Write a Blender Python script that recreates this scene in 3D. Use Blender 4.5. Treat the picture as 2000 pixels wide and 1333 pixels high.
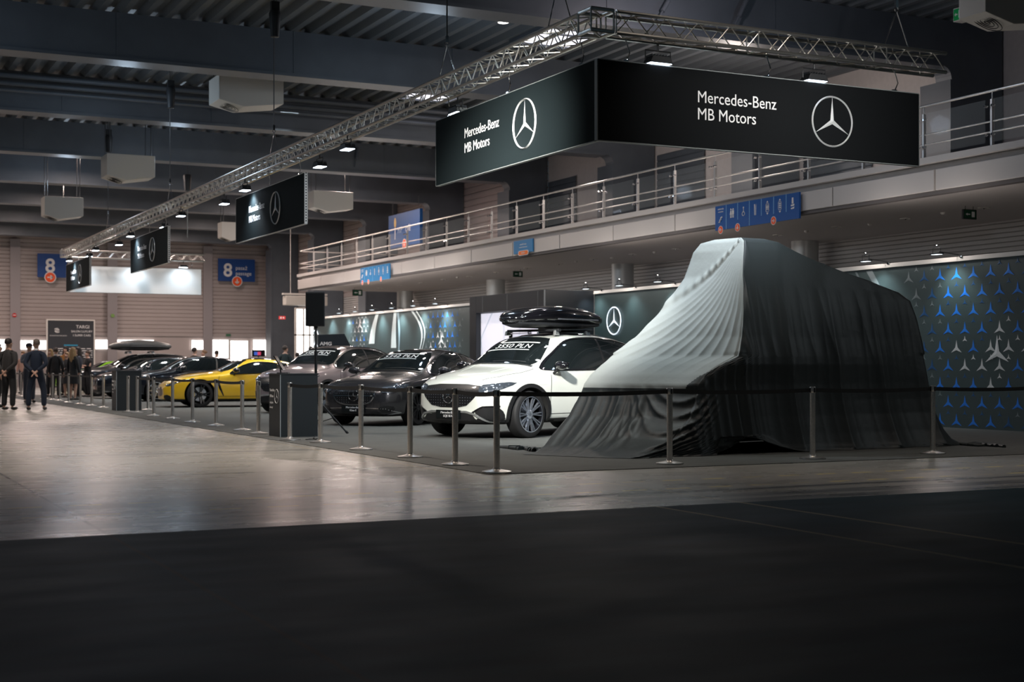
import bpy, bmesh, math, random
from mathutils import Vector, Matrix
from mathutils.bvhtree import BVHTree
from mathutils.geometry import delaunay_2d_cdt
R = math.radians
random.seed(7)
for o in list(bpy.data.objects): bpy.data.objects.remove(o)
SC = bpy.context.scene
COL = SC.collection

# ---------------------------------------------------------------- camera
# hall axes: +Y runs along the row of cars to the far wall, +X to the balcony
F_PX, HOR, CAM_H, YAW = 2778.0, 714.0, 1.15, R(26.3)
CA, SA = math.cos(YAW), math.sin(YAW)
cam = bpy.data.cameras.new('camera'); camo = bpy.data.objects.new('camera', cam); COL.objects.link(camo)
cam.lens = 50.0; cam.sensor_width = 36.0; cam.shift_y = 47.5 / 2000
camo.location = (0, 0, CAM_H); camo.rotation_euler = (R(90), 0, -YAW)
cam.clip_end = 400
cam.dof.use_dof = True; cam.dof.focus_distance = 18.5; cam.dof.aperture_fstop = 2.2
SC.camera = camo

def ray(px, py):
    a = (px - 1000) / F_PX; c = (HOR - py) / F_PX
    return Vector((a * CA + SA, -a * SA + CA, c))
def fl(px, py, z=0.0):          # point at height z
    d = ray(px, py); t = (z - CAM_H) / d.z
    return Vector((d.x * t, d.y * t, z))
def atx(px, py, X):             # point on the plane x = X
    d = ray(px, py); t = X / d.x
    return Vector((X, d.y * t, CAM_H + d.z * t))
def aty(px, py, Y):
    d = ray(px, py); t = Y / d.y
    return Vector((d.x * t, Y, CAM_H + d.z * t))

# ---------------------------------------------------------------- view, world
SC.view_settings.view_transform = 'Standard'; SC.view_settings.look = 'None'
SC.view_settings.gamma = 1; SC.view_settings.use_curve_mapping = False
SC.view_settings.exposure = 0.0
w = bpy.data.worlds.new('hall_ambient'); SC.world = w; w.use_nodes = True
w.node_tree.nodes['Background'].inputs[0].default_value = (0.42, 0.62, 0.75, 1)
w.node_tree.nodes['Background'].inputs[1].default_value = 0.035

def area(name, loc, size, power, col=(1, 1, 1), target=None, sy=None, spread=180):
    l = bpy.data.lights.new(name, 'AREA'); l.energy = power; l.color = col
    l.shape = 'RECTANGLE' if sy else 'SQUARE'; l.size = size
    if sy: l.size_y = sy
    l.spread = R(spread)
    o = bpy.data.objects.new(name, l); COL.objects.link(o); o.location = loc
    d = (Vector(target) - Vector(loc)) if target is not None else Vector((0, 0, -1))
    o.rotation_euler = d.to_track_quat('-Z', 'Y').to_euler()
    return o
def spot(name, loc, target, power, col, angle, blend=.6, radius=.08):
    l = bpy.data.lights.new(name, 'SPOT'); l.energy = power; l.color = col
    l.spot_size = R(angle); l.spot_blend = blend; l.shadow_soft_size = radius
    o = bpy.data.objects.new(name, l); COL.objects.link(o); o.location = loc
    o.rotation_euler = (Vector(target) - Vector(loc)).to_track_quat('-Z', 'Y').to_euler()
    return o
# ceiling lamps of the hall (warm), rows running across between the roof beams
WARM = (1.0, .80, .72)
for yy in (50.5, 58, 65, 72.5):
    for xx in (0, 9, 18):
        area('hall_ceiling_lamp', (xx, yy, 8.3), .6, 300, WARM)
for xx, yy, e, sp_ in ((-3, 43, 110, 130), (3.5, 35.5, 210, 110), (-2, 27.5, 80, 110), (4.5, 24, 200, 90), (5.0, 17.5, 140, 75), (10, 12.2, 26, 75), (16, 12.4, 26, 75), (14.5, 35.5, 170, 140), (14.5, 28.2, 110, 140), (15.0, 43, 120, 140)):
    area('hall_ceiling_lamp', (xx, yy, 8.3), .6, e, (1, .86, .75), spread=sp_)
area('car_side_fill', (3.5, 12, 6.8), .5, 105, (1.0, .97, .90), target=(11.4, 20.4, .8), spread=28)  # added fill light for the near side of the white car
for xx, yy in ((19.6, 27.8), (19.6, 35.3)):  # fill points added to brighten the pale wall above the balcony
    l = bpy.data.lights.new('balcony_fill', 'POINT'); l.energy = 150; l.color = (1.0, .88, .82); l.shadow_soft_size = .25
    o = bpy.data.objects.new('balcony_fill', l); COL.objects.link(o); o.location = (xx, yy, 7.0)
area('banner_fill', (9.5, 3.0, 5.4), .4, 34, (1, .98, .95), target=(11.0, 14.36, 4.3), spread=26)  # unseen fill added to bring out the front banner lettering
area('raking_fill', (18.3, 12.6, 4.2), .3, 3.2, (.85, .95, 1), target=(12.0, 15.5, 1.5), spread=70)  # raking light added to pick out the cloth folds
# cool white lamps straight above the stand
for xx, yy, e in ((9.6, 17.4, 30), (12.0, 22.5, 95), (13, 30, 120), (12, 38.5, 150), (12, 48, 150)):
    area('stand_ceiling_lamp', (xx, yy, 8.2), .5, e, (.93, 1.0, .97), spread=75)
# cool fill points added below the roof beams to lift their dark faces
for xx, yy, e in ((-6, 19.5, 32), (5, 20.5, 30), (17, 20.5, 36), (-8, 28, 45), (2.5, 28, 50), (12, 28, 50), (-4, 35.6, 55), (7, 35.6, 55), (0, 43, 50), (10, 43, 50), (-4, 51, 60), (8, 51, 60)):
    l = bpy.data.lights.new('beam_fill', 'POINT'); l.energy = e; l.color = (.62, .80, 1.0); l.shadow_soft_size = .25
    o = bpy.data.objects.new('beam_fill', l); COL.objects.link(o); o.location = (xx, yy, 7.35)
# ---------------------------------------------------------------- materials
def srgb(r, g, b):
    f = lambda c: (c / 255) / 12.92 if c / 255 <= .04045 else ((c / 255 + .055) / 1.055) ** 2.4
    return (f(r), f(g), f(b))
MATS = {}
def mat(name, col=(.5, .5, .5), rough=.5, metal=0, emit=0, ecol=None, coat=0, spec=.5, noise=0, nscale=8, bump=0, bscale=40, sheen=0, alpha=1, stretch=None):
    if name in MATS: return MATS[name]
    m = bpy.data.materials.new(name); m.use_nodes = True; nt = m.node_tree; b = nt.nodes['Principled BSDF']
    b.inputs['Base Color'].default_value = (*col, 1); b.inputs['Roughness'].default_value = rough
    b.inputs['Metallic'].default_value = metal; b.inputs['Specular IOR Level'].default_value = spec
    if coat: b.inputs['Coat Weight'].default_value = coat; b.inputs['Coat Roughness'].default_value = .03
    if sheen: b.inputs['Sheen Weight'].default_value = sheen; b.inputs['Sheen Roughness'].default_value = .4
    if emit:
        b.inputs['Emission Color'].default_value = (*(ecol or col), 1); b.inputs['Emission Strength'].default_value = emit
    if alpha < 1: b.inputs['Alpha'].default_value = alpha
    if noise or bump:
        tc = nt.nodes.new('ShaderNodeTexCoord'); mp = nt.nodes.new('ShaderNodeMapping')
        nt.links.new(tc.outputs['Object'], mp.inputs[0])
        if stretch: mp.inputs['Scale'].default_value = stretch
    if noise:
        n = nt.nodes.new('ShaderNodeTexNoise'); n.inputs['Scale'].default_value = nscale; n.inputs['Detail'].default_value = 5
        nt.links.new(mp.outputs[0], n.inputs['Vector'])
        r = nt.nodes.new('ShaderNodeMapRange'); r.inputs[1].default_value = .25; r.inputs[2].default_value = .75
        r.inputs[3].default_value = 1 - noise; r.inputs[4].default_value = 1 + noise
        nt.links.new(n.outputs['Fac'], r.inputs[0])
        mx = nt.nodes.new('ShaderNodeVectorMath'); mx.operation = 'SCALE'; mx.inputs[0].default_value = col
        nt.links.new(r.outputs[0], mx.inputs['Scale']); nt.links.new(mx.outputs[0], b.inputs['Base Color'])
    if bump:
        n = nt.nodes.new('ShaderNodeTexNoise'); n.inputs['Scale'].default_value = bscale
        nt.links.new(mp.outputs[0], n.inputs['Vector'])
        bp = nt.nodes.new('ShaderNodeBump'); bp.inputs['Strength'].default_value = bump; bp.inputs['Distance'].default_value = .02
        nt.links.new(n.outputs['Fac'], bp.inputs['Height']); nt.links.new(bp.outputs[0], b.inputs['Normal'])
    MATS[name] = m
    return m

# ---------------------------------------------------------------- mesh builder
class MB:
    def __init__(s): s.v = []; s.f = []; s.m = []; s.mi = 0
    def add(s, vs, fs):
        n = len(s.v); s.v += [tuple(p) for p in vs]; s.f += [tuple(i + n for i in f) for f in fs]; s.m += [s.mi] * len(fs); return s
    def box(s, lo, hi, M=None):
        x0, y0, z0 = lo; x1, y1, z1 = hi
        vs = [(x0,y0,z0),(x1,y0,z0),(x1,y1,z0),(x0,y1,z0),(x0,y0,z1),(x1,y0,z1),(x1,y1,z1),(x0,y1,z1)]
        if M: vs = [M @ Vector(p) for p in vs]
        return s.add(vs, [(3,2,1,0),(4,5,6,7),(0,1,5,4),(1,2,6,5),(2,3,7,6),(3,0,4,7)])
    def tube(s, pts, r, n=8, cap=True, closed=False):
        pts = [Vector(p) for p in pts]; rings = []; k = len(pts)
        rr = r if isinstance(r, (list, tuple)) else [r] * k
        up = None
        for i, p in enumerate(pts):
            if closed: d = pts[(i + 1) % k] - pts[i - 1]
            else: d = (pts[min(i + 1, k - 1)] - pts[max(i - 1, 0)])
            d.normalize()
            if up is None: up = Vector((0, 0, 1)) if abs(d.z) < .9 else Vector((1, 0, 0))
            a = d.cross(up).normalized(); b = a.cross(d).normalized(); up = b
            rings.append([p + a * math.cos(t) * rr[i] + b * math.sin(t) * rr[i] for t in [2 * math.pi * j / n for j in range(n)]])
        vs = [q for rg in rings for q in rg]; fs = []
        m = k if closed else k - 1
        for i in range(m):
            i2 = (i + 1) % k
            for j in range(n): fs.append((i*n+j, i*n+(j+1)%n, i2*n+(j+1)%n, i2*n+j))
        if cap and not closed: fs.append(tuple(range(n))[::-1]); fs.append(tuple((k-1)*n + j for j in range(n)))
        return s.add(vs, fs)
    def bar(s, a, b, r, n=8): return s.tube([a, b], r, n)
    def lathe(s, prof, n=24, M=None, cap=True):    # prof: (r, z) about z
        vs = [(r * math.cos(2*math.pi*j/n), r * math.sin(2*math.pi*j/n), z) for r, z in prof for j in range(n)]
        if M: vs = [M @ Vector(p) for p in vs]
        fs = []
        for i in range(len(prof) - 1):
            for j in range(n): fs.append((i*n+j, i*n+(j+1)%n, (i+1)*n+(j+1)%n, (i+1)*n+j))
        if cap: fs.append(tuple(range(n))[::-1]); fs.append(tuple((len(prof)-1)*n + j for j in range(n)))
        return s.add(vs, fs)
    def prism(s, poly, d, M=None):   # 2D outline (x,y) extruded from z=0 to z=d
        n = len(poly); vs = [(x, y, 0) for x, y in poly] + [(x, y, d) for x, y in poly]
        if M: vs = [M @ Vector(p) for p in vs]
        return s.add(vs, [tuple(range(n))[::-1], tuple(range(n, 2*n))] + [(i, (i+1)%n, (i+1)%n+n, i+n) for i in range(n)])
    def ball(s, c, r, n=10, m=7, sc=(1, 1, 1)):
        vs = []; fs = []
        for i in range(m + 1):
            t = math.pi * i / m
            for j in range(n):
                a = 2 * math.pi * j / n
                vs.append((c[0] + sc[0]*r*math.sin(t)*math.cos(a), c[1] + sc[1]*r*math.sin(t)*math.sin(a), c[2] - sc[2]*r*math.cos(t)))
        for i in range(m):
            for j in range(n): fs.append((i*n+j, i*n+(j+1)%n, (i+1)*n+(j+1)%n, (i+1)*n+j))
        return s.add(vs, fs)
    def build(s, name, mats, parent=None, smooth=False, bevel=0, recalc=True):
        me = bpy.data.meshes.new(name); me.from_pydata(s.v, [], s.f)
        if not isinstance(mats, (list, tuple)): mats = [mats]
        for m in mats: me.materials.append(m)
        if any(s.m): me.polygons.foreach_set('material_index', s.m)
        if recalc:
            bm = bmesh.new(); bm.from_mesh(me); bmesh.ops.recalc_face_normals(bm, faces=bm.faces); bm.to_mesh(me); bm.free()
        if smooth:
            me.polygons.foreach_set('use_smooth', [True] * len(me.polygons)); me.set_sharp_from_angle(angle=R(smooth if smooth > 1 else 40))
        me.update()
        o = bpy.data.objects.new(name, me); COL.objects.link(o)
        if parent: o.parent = parent
        if bevel:
            b = o.modifiers.new('bevel', 'BEVEL'); b.width = bevel; b.segments = 2; b.limit_method = 'ANGLE'; b.angle_limit = R(50)
        return o
def tag(o, label=None, cat=None, group=None, kind=None):
    if label: o['label'] = label
    if cat: o['category'] = cat
    if group: o['group'] = group
    if kind: o['kind'] = kind
    return o
def thing(name, label, cat, loc=(0, 0, 0), rz=0, group=None):
    o = bpy.data.objects.new(name, None); COL.objects.link(o); o.location = loc; o.rotation_euler = (0, 0, rz)
    o.empty_display_size = .2
    return tag(o, label, cat, group)
def struct(mb, name, m, **k): return tag(mb.build(name, m, **k), kind='structure')
def dup(root, loc, rz=0, label=None, group=None):
    def cp(o, par):
        c = o.copy(); COL.objects.link(c); c.parent = par
        for ch in list(kids.get(o.name, ())): cp(ch, c)
        return c
    kids = {}
    def walk(o):
        kids[o.name] = list(o.children)
        for ch in o.children: walk(ch)
    walk(root)
    c = cp(root, None); c.location = loc; c.rotation_euler = (0, 0, rz)
    if label: c['label'] = label
    if group: c['group'] = group
    return c
def text_mesh(body, size, align='LEFT', depth=0.0, spacing=1.0, bold=0):
    c = bpy.data.curves.new('t', 'FONT'); c.body = body; c.size = size; c.align_x = align; c.extrude = depth
    c.space_character = spacing; c.resolution_u = 3; c.offset = bold; c.space_line = 1.15
    o = bpy.data.objects.new('t', c); COL.objects.link(o)
    dg = bpy.context.evaluated_depsgraph_get(); me = bpy.data.meshes.new_from_object(o.evaluated_get(dg))
    vs = [tuple(v.co) for v in me.vertices]; fs = [tuple(p.vertices) for p in me.polygons]
    bpy.data.objects.remove(o); bpy.data.meshes.remove(me)
    return vs, fs
def frameM(o, u, v):   # matrix taking (x,y,z) to o + x*u + y*v + z*(u x v)
    u = Vector(u).normalized(); v = Vector(v).normalized(); w_ = u.cross(v)
    M = Matrix((u, v, w_)).transposed().to_4x4(); M.translation = Vector(o); return M
def put_text(body, size, M, m, parent, name='lettering', align='LEFT', depth=.002, sx=1.0, bold=0, spacing=1.0):
    vs, fs = text_mesh(body, size, align, depth, spacing, bold)
    mb = MB(); mb.add([M @ Vector((x * sx, y, z)) for x, y, z in vs], fs)
    return mb.build(name, m, parent)
def star_mb(mb, r, M, ring=.07, depth=.02, n=48):   # three-pointed star inside a ring, lying in the xy plane of M
    prof = []
    for j in range(n):
        a = 2*math.pi*j/n
        for (rr, z) in ((r*(1-ring), 0), (r*(1-ring*.5), depth), (r, 0)): prof.append(M @ Vector((rr*math.cos(a), rr*math.sin(a), z)))
    mb.add(prof, [(j*3+i, ((j+1)%n)*3+i, ((j+1)%n)*3+i+1, j*3+i+1) for j in range(n) for i in range(2)])
    star3(mb, r*(1-ring*.8), M, r*.10, depth)
def star3(mb, r, M, w_=.1, depth=.02, z=0):
    c = Vector((0, 0, depth)); tips = []; inn = []
    for k in range(3):
        a = math.pi/2 + k*2*math.pi/3; tips.append(Vector((r*math.cos(a), r*math.sin(a), z)))
        b = a + math.pi/3; inn.append(Vector((w_*math.cos(b), w_*math.sin(b), z)))
    vs = [M @ c] + [M @ p for p in tips] + [M @ p for p in inn]
    fs = []
    for k in range(3): fs += [(0, 1+k, 4+k), (0, 4+(k-1)%3, 1+k)]
    mb.add(vs, fs)
# ================================================================= structure
X_WALL, X_FRAME, X_EDGE, X_STAND = 24.5, 22.9, 19.1, 18.8
Y_END = 79.5; Z_ROOF = 8.85; Z_BEAM = 7.84
ZD0 = 5.09
FR_Y = [24.15 + 7.45 * i for i in range(8)]

def math_node(nt, op, a, b=None, c=None):
    n = nt.nodes.new('ShaderNodeMath'); n.operation = op
    for i, q in enumerate((a, b, c)):
        if q is None: continue
        if isinstance(q, (int, float)): n.inputs[i].default_value = q
        else: nt.links.new(q, n.inputs[i])
    return n.outputs[0]
def floor_material():
    m = bpy.data.materials.new('polished_concrete'); m.use_nodes = True; nt = m.node_tree; b = nt.nodes['Principled BSDF']
    tc = nt.nodes.new('ShaderNodeTexCoord'); sp = nt.nodes.new('ShaderNodeSeparateXYZ'); nt.links.new(tc.outputs['Object'], sp.inputs[0])
    X, Y = sp.outputs[0], sp.outputs[1]
    def noise(scale, st=(1, 1, 1), det=6):
        mp = nt.nodes.new('ShaderNodeMapping'); mp.inputs['Scale'].default_value = st; nt.links.new(tc.outputs['Object'], mp.inputs[0])
        n = nt.nodes.new('ShaderNodeTexNoise'); n.inputs['Scale'].default_value = scale; n.inputs['Detail'].default_value = det
        nt.links.new(mp.outputs[0], n.inputs['Vector']); return n.outputs['Fac']
    def mix(f, a, b_):
        n = nt.nodes.new('ShaderNodeMix'); n.data_type = 'RGBA'; nt.links.new(f, n.inputs[0]) if not isinstance(f, float) else None
        if isinstance(f, float): n.inputs[0].default_value = f
        for i, q in ((6, a), (7, b_)):
            if isinstance(q, tuple): n.inputs[i].default_value = (*q, 1)
            else: nt.links.new(q, n.inputs[i])
        return n.outputs[2]
    def band(v, c, w_):   # 1 within w_ of c
        return math_node(nt, 'LESS_THAN', math_node(nt, 'ABSOLUTE', math_node(nt, 'SUBTRACT', v, c)), w_)
    def rng(v, a, b_, c=0, d=1):
        n = nt.nodes.new('ShaderNodeMapRange'); nt.links.new(v, n.inputs[0])
        for i, q in enumerate((a, b_, c, d)): n.inputs[i+1].default_value = q
        return n.outputs[0]
    n1 = noise(.35); n2 = noise(2.5, (.5, 1.6, 1)); n3 = noise(30)
    base = mix(rng(n1, .35, .65), (.25, .245, .22), (.36, .345, .31))
    base = mix(rng(n2, .3, .8, 0, .5), base, (.17, .165, .16))
    # older dark slab in the foreground, with its cut edge
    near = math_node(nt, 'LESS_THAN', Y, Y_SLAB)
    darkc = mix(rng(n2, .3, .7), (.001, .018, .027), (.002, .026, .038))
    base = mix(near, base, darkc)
    # tyre marks between the slab edge and the carpet
    for c, w_ in ((Y_SLAB + .16, .13), (Y_SLAB + .55, .16), (Y_SLAB + 1.05, .09), (14.9, .03), (18.6, .05)):
        t = math_node(nt, 'MULTIPLY', band(Y, c, w_), rng(noise(3, (.25, 3, 1)),   .34, .52, .25, .95)); base = mix(t, base, (.05, .05, .052))
    # slab joints
    jn = band(X, JX[0], .012)
    for c in JX[1:]: jn = math_node(nt, 'MAXIMUM', jn, band(X, c, .014))
    base = mix(math_node(nt, 'MULTIPLY', jn, .75), base, (.48, .39, .25))
    dj = band(X, JD, .015); base = mix(math_node(nt, 'MULTIPLY', dj, .8), base, (.02, .02, .02))
    # dashed yellow lines
    fr = math_node(nt, 'FRACT', math_node(nt, 'MULTIPLY', X, 2.1)); dash = math_node(nt, 'LESS_THAN', fr, .55)
    for c in YL:
        ln = math_node(nt, 'MULTIPLY', band(Y, c, .032), dash)
        ln = math_node(nt, 'MULTIPLY', ln, rng(noise(1.2),   .36, .50, .25, 1.0)); base = mix(ln, base, (.72, .58, .20))
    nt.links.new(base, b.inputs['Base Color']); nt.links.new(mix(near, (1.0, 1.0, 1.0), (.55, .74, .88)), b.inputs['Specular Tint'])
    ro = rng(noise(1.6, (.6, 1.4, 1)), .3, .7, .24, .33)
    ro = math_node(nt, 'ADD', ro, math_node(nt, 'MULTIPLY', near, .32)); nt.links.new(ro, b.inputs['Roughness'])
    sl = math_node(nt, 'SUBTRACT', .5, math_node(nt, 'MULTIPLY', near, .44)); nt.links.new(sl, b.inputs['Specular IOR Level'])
    bp = nt.nodes.new('ShaderNodeBump'); bp.inputs['Strength'].default_value = .02; bp.inputs['Distance'].default_value = .01
    nt.links.new(n3, bp.inputs['Height']); nt.links.new(bp.outputs[0], b.inputs['Normal'])
    return m
Y_SLAB = 9.85
JX = [6.18, 7.0, 12.3]; JD = 1.82
YL = [12.03, 11.22]
M_FLOOR = floor_material()
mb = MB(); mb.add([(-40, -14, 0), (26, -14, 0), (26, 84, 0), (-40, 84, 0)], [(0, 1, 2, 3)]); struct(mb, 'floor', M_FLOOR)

M_STEEL = mat('beam_paint', (.10, .115, .135), .45, noise=.12, nscale=1.5)
M_PALE = mat('pale_plaster', (.62, .57, .55), .7, noise=.05)
M_RIB = mat('ribbed_cladding', (.46, .40, .385), .45, noise=.05, nscale=.7)
M_RIBD = mat('dark_cladding', (.50, .49, .48), .5)
M_DECK = mat('roof_deck', (.13, .145, .16), .5)
M_WHITE = mat('white_paint', (.72, .70, .66), .5)
M_SOFFIT = mat('soffit_paint', (.62, .58, .56), .55)
M_FASCIA = mat('fascia_panel', (.60, .57, .55), .4)
M_INOX = mat('brushed_steel', (.75, .72, .69), .38, .85, noise=.08, nscale=30)
M_CHROME = mat('chrome', (.8, .8, .82), .07, 1.0)
M_ALU = mat('truss_aluminium', (.72, .70, .66), .3, 1.0)
M_BLACK = mat('matt_black', (.012, .013, .015), .5)
M_GLOSSBLK = mat('gloss_black', (.006, .006, .008), .12, coat=1)
M_RUBBER = mat('rubber', (.012, .012, .013), .75)
M_PANEL = mat('banner_fabric', (.010, .016, .018), .8, spec=.12)
M_DARKWALL = mat('stand_wall_print', (.050, .078, .080), .42)
M_PORTAL = mat('portal_panel', (.012, .016, .021), .4)
M_LETTER = mat('white_letter', (.80, .80, .80), .5)
M_SILVER = mat('printed_silver', (.72, .74, .75), .3, .2)
M_BLUE = mat('sign_blue', srgb(0, 82, 160), .45)
M_BLUE2 = mat('sign_light_blue', srgb(40, 130, 190), .45)
M_ORANGE = mat('sign_orange', srgb(250, 90, 30), .45)
M_GREEN = mat('exit_green', srgb(10, 130, 70), .45, emit=.12, ecol=srgb(10, 150, 80))
M_GREEND = mat('exit_green_unlit', srgb(6, 70, 45), .45)
M_RED = mat('sign_red', srgb(200, 30, 35), .45)
M_LAMP = mat('lamp_face', (1, 1, 1), .5, emit=14, ecol=(.72, .84, 1))
M_SKYL = mat('daylight_window', (1, 1, 1), .5, emit=2.4, ecol=(1, .97, .95))
M_GLASS = mat('clear_glass', (.9, .95, .95), .03, alpha=.05, spec=.3)

# roof deck: trapezoid ribs along Y
mb = MB(); xs = []; x = -30.0
while x < 25:
    xs += [(x, 0), (x + .09, -.14), (x + .24, -.14), (x + .33, 0)]; x += .48
vs = []; fs = []
for x, dz in xs: vs += [(x, 6, Z_ROOF + .14 + dz), (x, Y_END, Z_ROOF + .14 + dz)]
for i in range(len(xs) - 1): fs.append((2*i, 2*i+1, 2*i+3, 2*i+2))
mb.add(vs, fs); struct(mb, 'ceiling', M_DECK, recalc=False)

# steel frames: beam across the hall turning down into a column at the balcony wall
for i, y in enumerate(FR_Y):
    mb = MB(); d = .95
    r = .28; out = [(-30, Z_ROOF), (-30, Z_BEAM)]
    for k in range(7):
        a = math.pi/2 * k/6; out.append((X_FRAME - r + r*math.sin(a), Z_BEAM - r + r*math.cos(a)))
    out += [(X_FRAME, 0), (X_WALL - .08, 0), (X_WALL - .08, Z_ROOF)]
    M = frameM((0, y, 0), (1, 0, 0), (0, 0, 1))    # w = -Y
    zc = ZD0 if y < 58 else 0
    out = [(a, b if b > 1 else zc) for a, b in out]
    mb.prism(out, -.5, M)
    # lower flange and column flange a little wider than the web
    mb.box((-30, y - .06, Z_BEAM - .04), (X_FRAME - .3, y + .62, Z_BEAM + .03))
    mb.box((X_FRAME - .05, y - .02, zc), (X_FRAME + .05, y + .95, Z_BEAM - .3))
    mb.box((X_FRAME, y + .5, zc), (X_WALL - .08, y + .93, Z_BEAM - .3))
    # web stiffeners
    for xx in range(-26, 22, 4): mb.box((xx, y - .012, Z_BEAM + .05), (xx + .05, y, Z_ROOF))
    o = mb.build('steel_frame', M_STEEL)
    tag(o, 'dark grey-blue steel frame, deep roof beam turning down into a column at the balcony wall, one of the row across the hall', 'beam', 'steel roof frames across the hall')
    ordn = ['nearest to the camera, cut by the top edge', 'second from the camera, above the truss corner', 'third from the camera, above the first white heater', 'fourth from the camera', 'fifth from the camera, over the green exit box', 'sixth from the camera', 'seventh from the camera', 'last one against the far wall']
    o['label'] = 'dark grey steel roof frame with column, ' + ordn[i]

# balcony-side wall: ribbed below and in the far bays, pale flat panels in the near bays
mb = MB(); ys = [0, *FR_Y, Y_END]
def ribbed(mb, p0, p1, z0, z1, pitch=.30, dep=.05, nrm=(-1, 0, 0)):
    p0 = Vector(p0); p1 = Vector(p1); n = Vector(nrm); z = z0; prof = []
    while z < z1 - 1e-4:
        prof += [(z, 0), (z + pitch*.12, dep), (z + pitch*.85, dep)]; z += pitch
    prof.append((min(z, z1), 0)); vs = []; fs = []
    for z, q in prof: vs += [(*(p0.xy + n.xy*q), z), (*(p1.xy + n.xy*q), z)]
    for i in range(len(prof) - 1): fs.append((2*i, 2*i+1, 2*i+3, 2*i+2))
    mb.add(vs, fs)
mb.mi = 0; ribbed(mb, (X_WALL, 0, 0), (X_WALL, Y_END, 0), 0, 4.6, .11, .04)
mb.mi = 1
for a, b in ((0, FR_Y[0]), (FR_Y[0], FR_Y[1]), (FR_Y[1], FR_Y[2]), (FR_Y[2], FR_Y[3])):
    mb.add([(X_WALL-.02, a, 4.6), (X_WALL-.02, b, 4.6), (X_WALL-.02, b, Z_ROOF), (X_WALL-.02, a, Z_ROOF)], [(0, 1, 2, 3)])
mb.mi = 2; ribbed(mb, (X_WALL, FR_Y[3], 0), (X_WALL, Y_END, 0), 4.6, Z_ROOF, .26, .05)
struct(mb, 'wall_right', [M_RIBD, M_PALE, M_RIB], recalc=False)
# shuttered openings on the balcony level (dark blue-grey ribbed shutters)
for i, (a, b) in enumerate(((36.2, 38.9), (44.3, 46.4), (28.6, 31.4))):
    mb = MB(); ribbed(mb, (X_WALL - .05, a, 0), (X_WALL - .05, b, 0), 5.1, 7.9, .2, .03)
    struct(mb, 'window_%d' % (i + 1), M_STEEL, recalc=False)

# far wall: ribbed cladding with posts, low band of bright door windows
mb = MB(); ribbed(mb, (-30, Y_END, 0), (X_WALL + .2, Y_END, 0), 2.75, Z_ROOF, .215, .04, (0, -1, 0))
mb.box((-30, Y_END - .02, 0), (X_WALL + .2, Y_END + .1, 1.35)); mb.box((-30, Y_END+.06, 1.3), (X_WALL + .2, Y_END + .1, 2.8))
struct(mb, 'wall_end', M_RIB)
k = 1
for px in (28, 217, 403, 525):
    c = aty(px, 700, Y_END); mb = MB(); mb.box((c.x - .2, Y_END - .35, 0), (c.x + .2, Y_END - .05, Z_BEAM)); mb.box((c.x - .26, Y_END - .38, 0), (c.x + .26, Y_END - .33, Z_BEAM))
    struct(mb, 'trim_%d' % k, mat('wall_post', (.33, .30, .31), .5)); k += 1
# windows in the far wall
wi = 4
for a, b, y0, y1 in ((-60, 10, 663, 715), (14, 90, 665, 683), (186, 213, 664, 682), (226, 300, 664, 683), (374, 400, 665, 683), (407, 446, 664, 700), (450, 484, 666, 706), (494, 534, 664, 695)):
    p = aty(a, y0, Y_END - .08); q = aty(b, y1, Y_END - .08)
    mb = MB(); mb.mi = 0; mb.box((p.x, Y_END - .06, q.z), (q.x, Y_END - .04, p.z))
    mb.mi = 1; t = .05
    mb.box((p.x - t, Y_END - .1, q.z - t), (p.x, Y_END - .02, p.z + t)); mb.box((q.x, Y_END - .1, q.z - t), (q.x + t, Y_END - .02, p.z + t))
    mb.box((p.x, Y_END - .1, q.z - t), (q.x, Y_END - .02, q.z)); mb.box((p.x, Y_END - .1, p.z), (q.x, Y_END - .02, p.z + t))
    n = max(1, int((q.x - p.x) / .55))
    for j in range(1, n): xx = p.x + (q.x - p.x) * j / n; mb.box((xx - .012, Y_END - .08, q.z), (xx + .012, Y_END - .03, p.z))
    struct(mb, 'window_%d' % wi, [M_SKYL, M_WHITE]); wi += 1

# balcony
Y_BAL = atx(584, 562, X_EDGE).y
def zx(px, py, X=X_EDGE): return atx(px, py, X).z
ZS = 4.44; ZD = 5.09
bal = thing('balcony', 'long grey balcony with panelled fascia running along the right wall above the stand', 'balcony', (X_EDGE, Y_BAL, ZS))
def loc(o, par): # keep world placement while parenting to an unrotated empty
    o.location = -par.location; return o
mb = MB(); mb.box((X_EDGE + .12, 2, ZS), (X_WALL - .1, Y_BAL, ZS + .3)); mb.box((X_EDGE + .3, 2, ZD - .12), (X_WALL - .1, Y_BAL, ZD))
loc(mb.build('slab', M_SOFFIT, bal), bal)
mb = MB(); yy = Y_BAL
while yy > 2:
    mb.box((X_EDGE - .02, yy - 2.96, ZS + .02), (X_EDGE + .12, yy, ZS + .42)); yy -= 3.0
mb.box((X_EDGE + .12, 2, ZS + .42), (X_EDGE + .3, Y_BAL - .05, ZD - .1))
mb.box((X_EDGE - .02, Y_BAL, ZS + .02), (X_WALL - .1, Y_BAL + .12, ZS + .42))
loc(mb.build('fascia', [M_FASCIA], bal, bevel=.012), bal)
mb = MB(); mb.box((X_EDGE - .05, 2, ZD - .1), (X_EDGE + .32, Y_BAL + .15, ZD + .02)); mb.box((X_EDGE, Y_BAL - .1, ZD - .1), (X_WALL - .1, Y_BAL + .15, ZD + .02))
loc(mb.build('edge_strip', M_FASCIA, bal), bal)
mb = MB(); mb.box((X_EDGE + .02, 2, ZS - .05), (X_EDGE + .2, Y_BAL + .02, ZS + .02)); loc(mb.build('drip_edge', mat('shadow_gap', (.12, .11, .11), .6), bal), bal)

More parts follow.
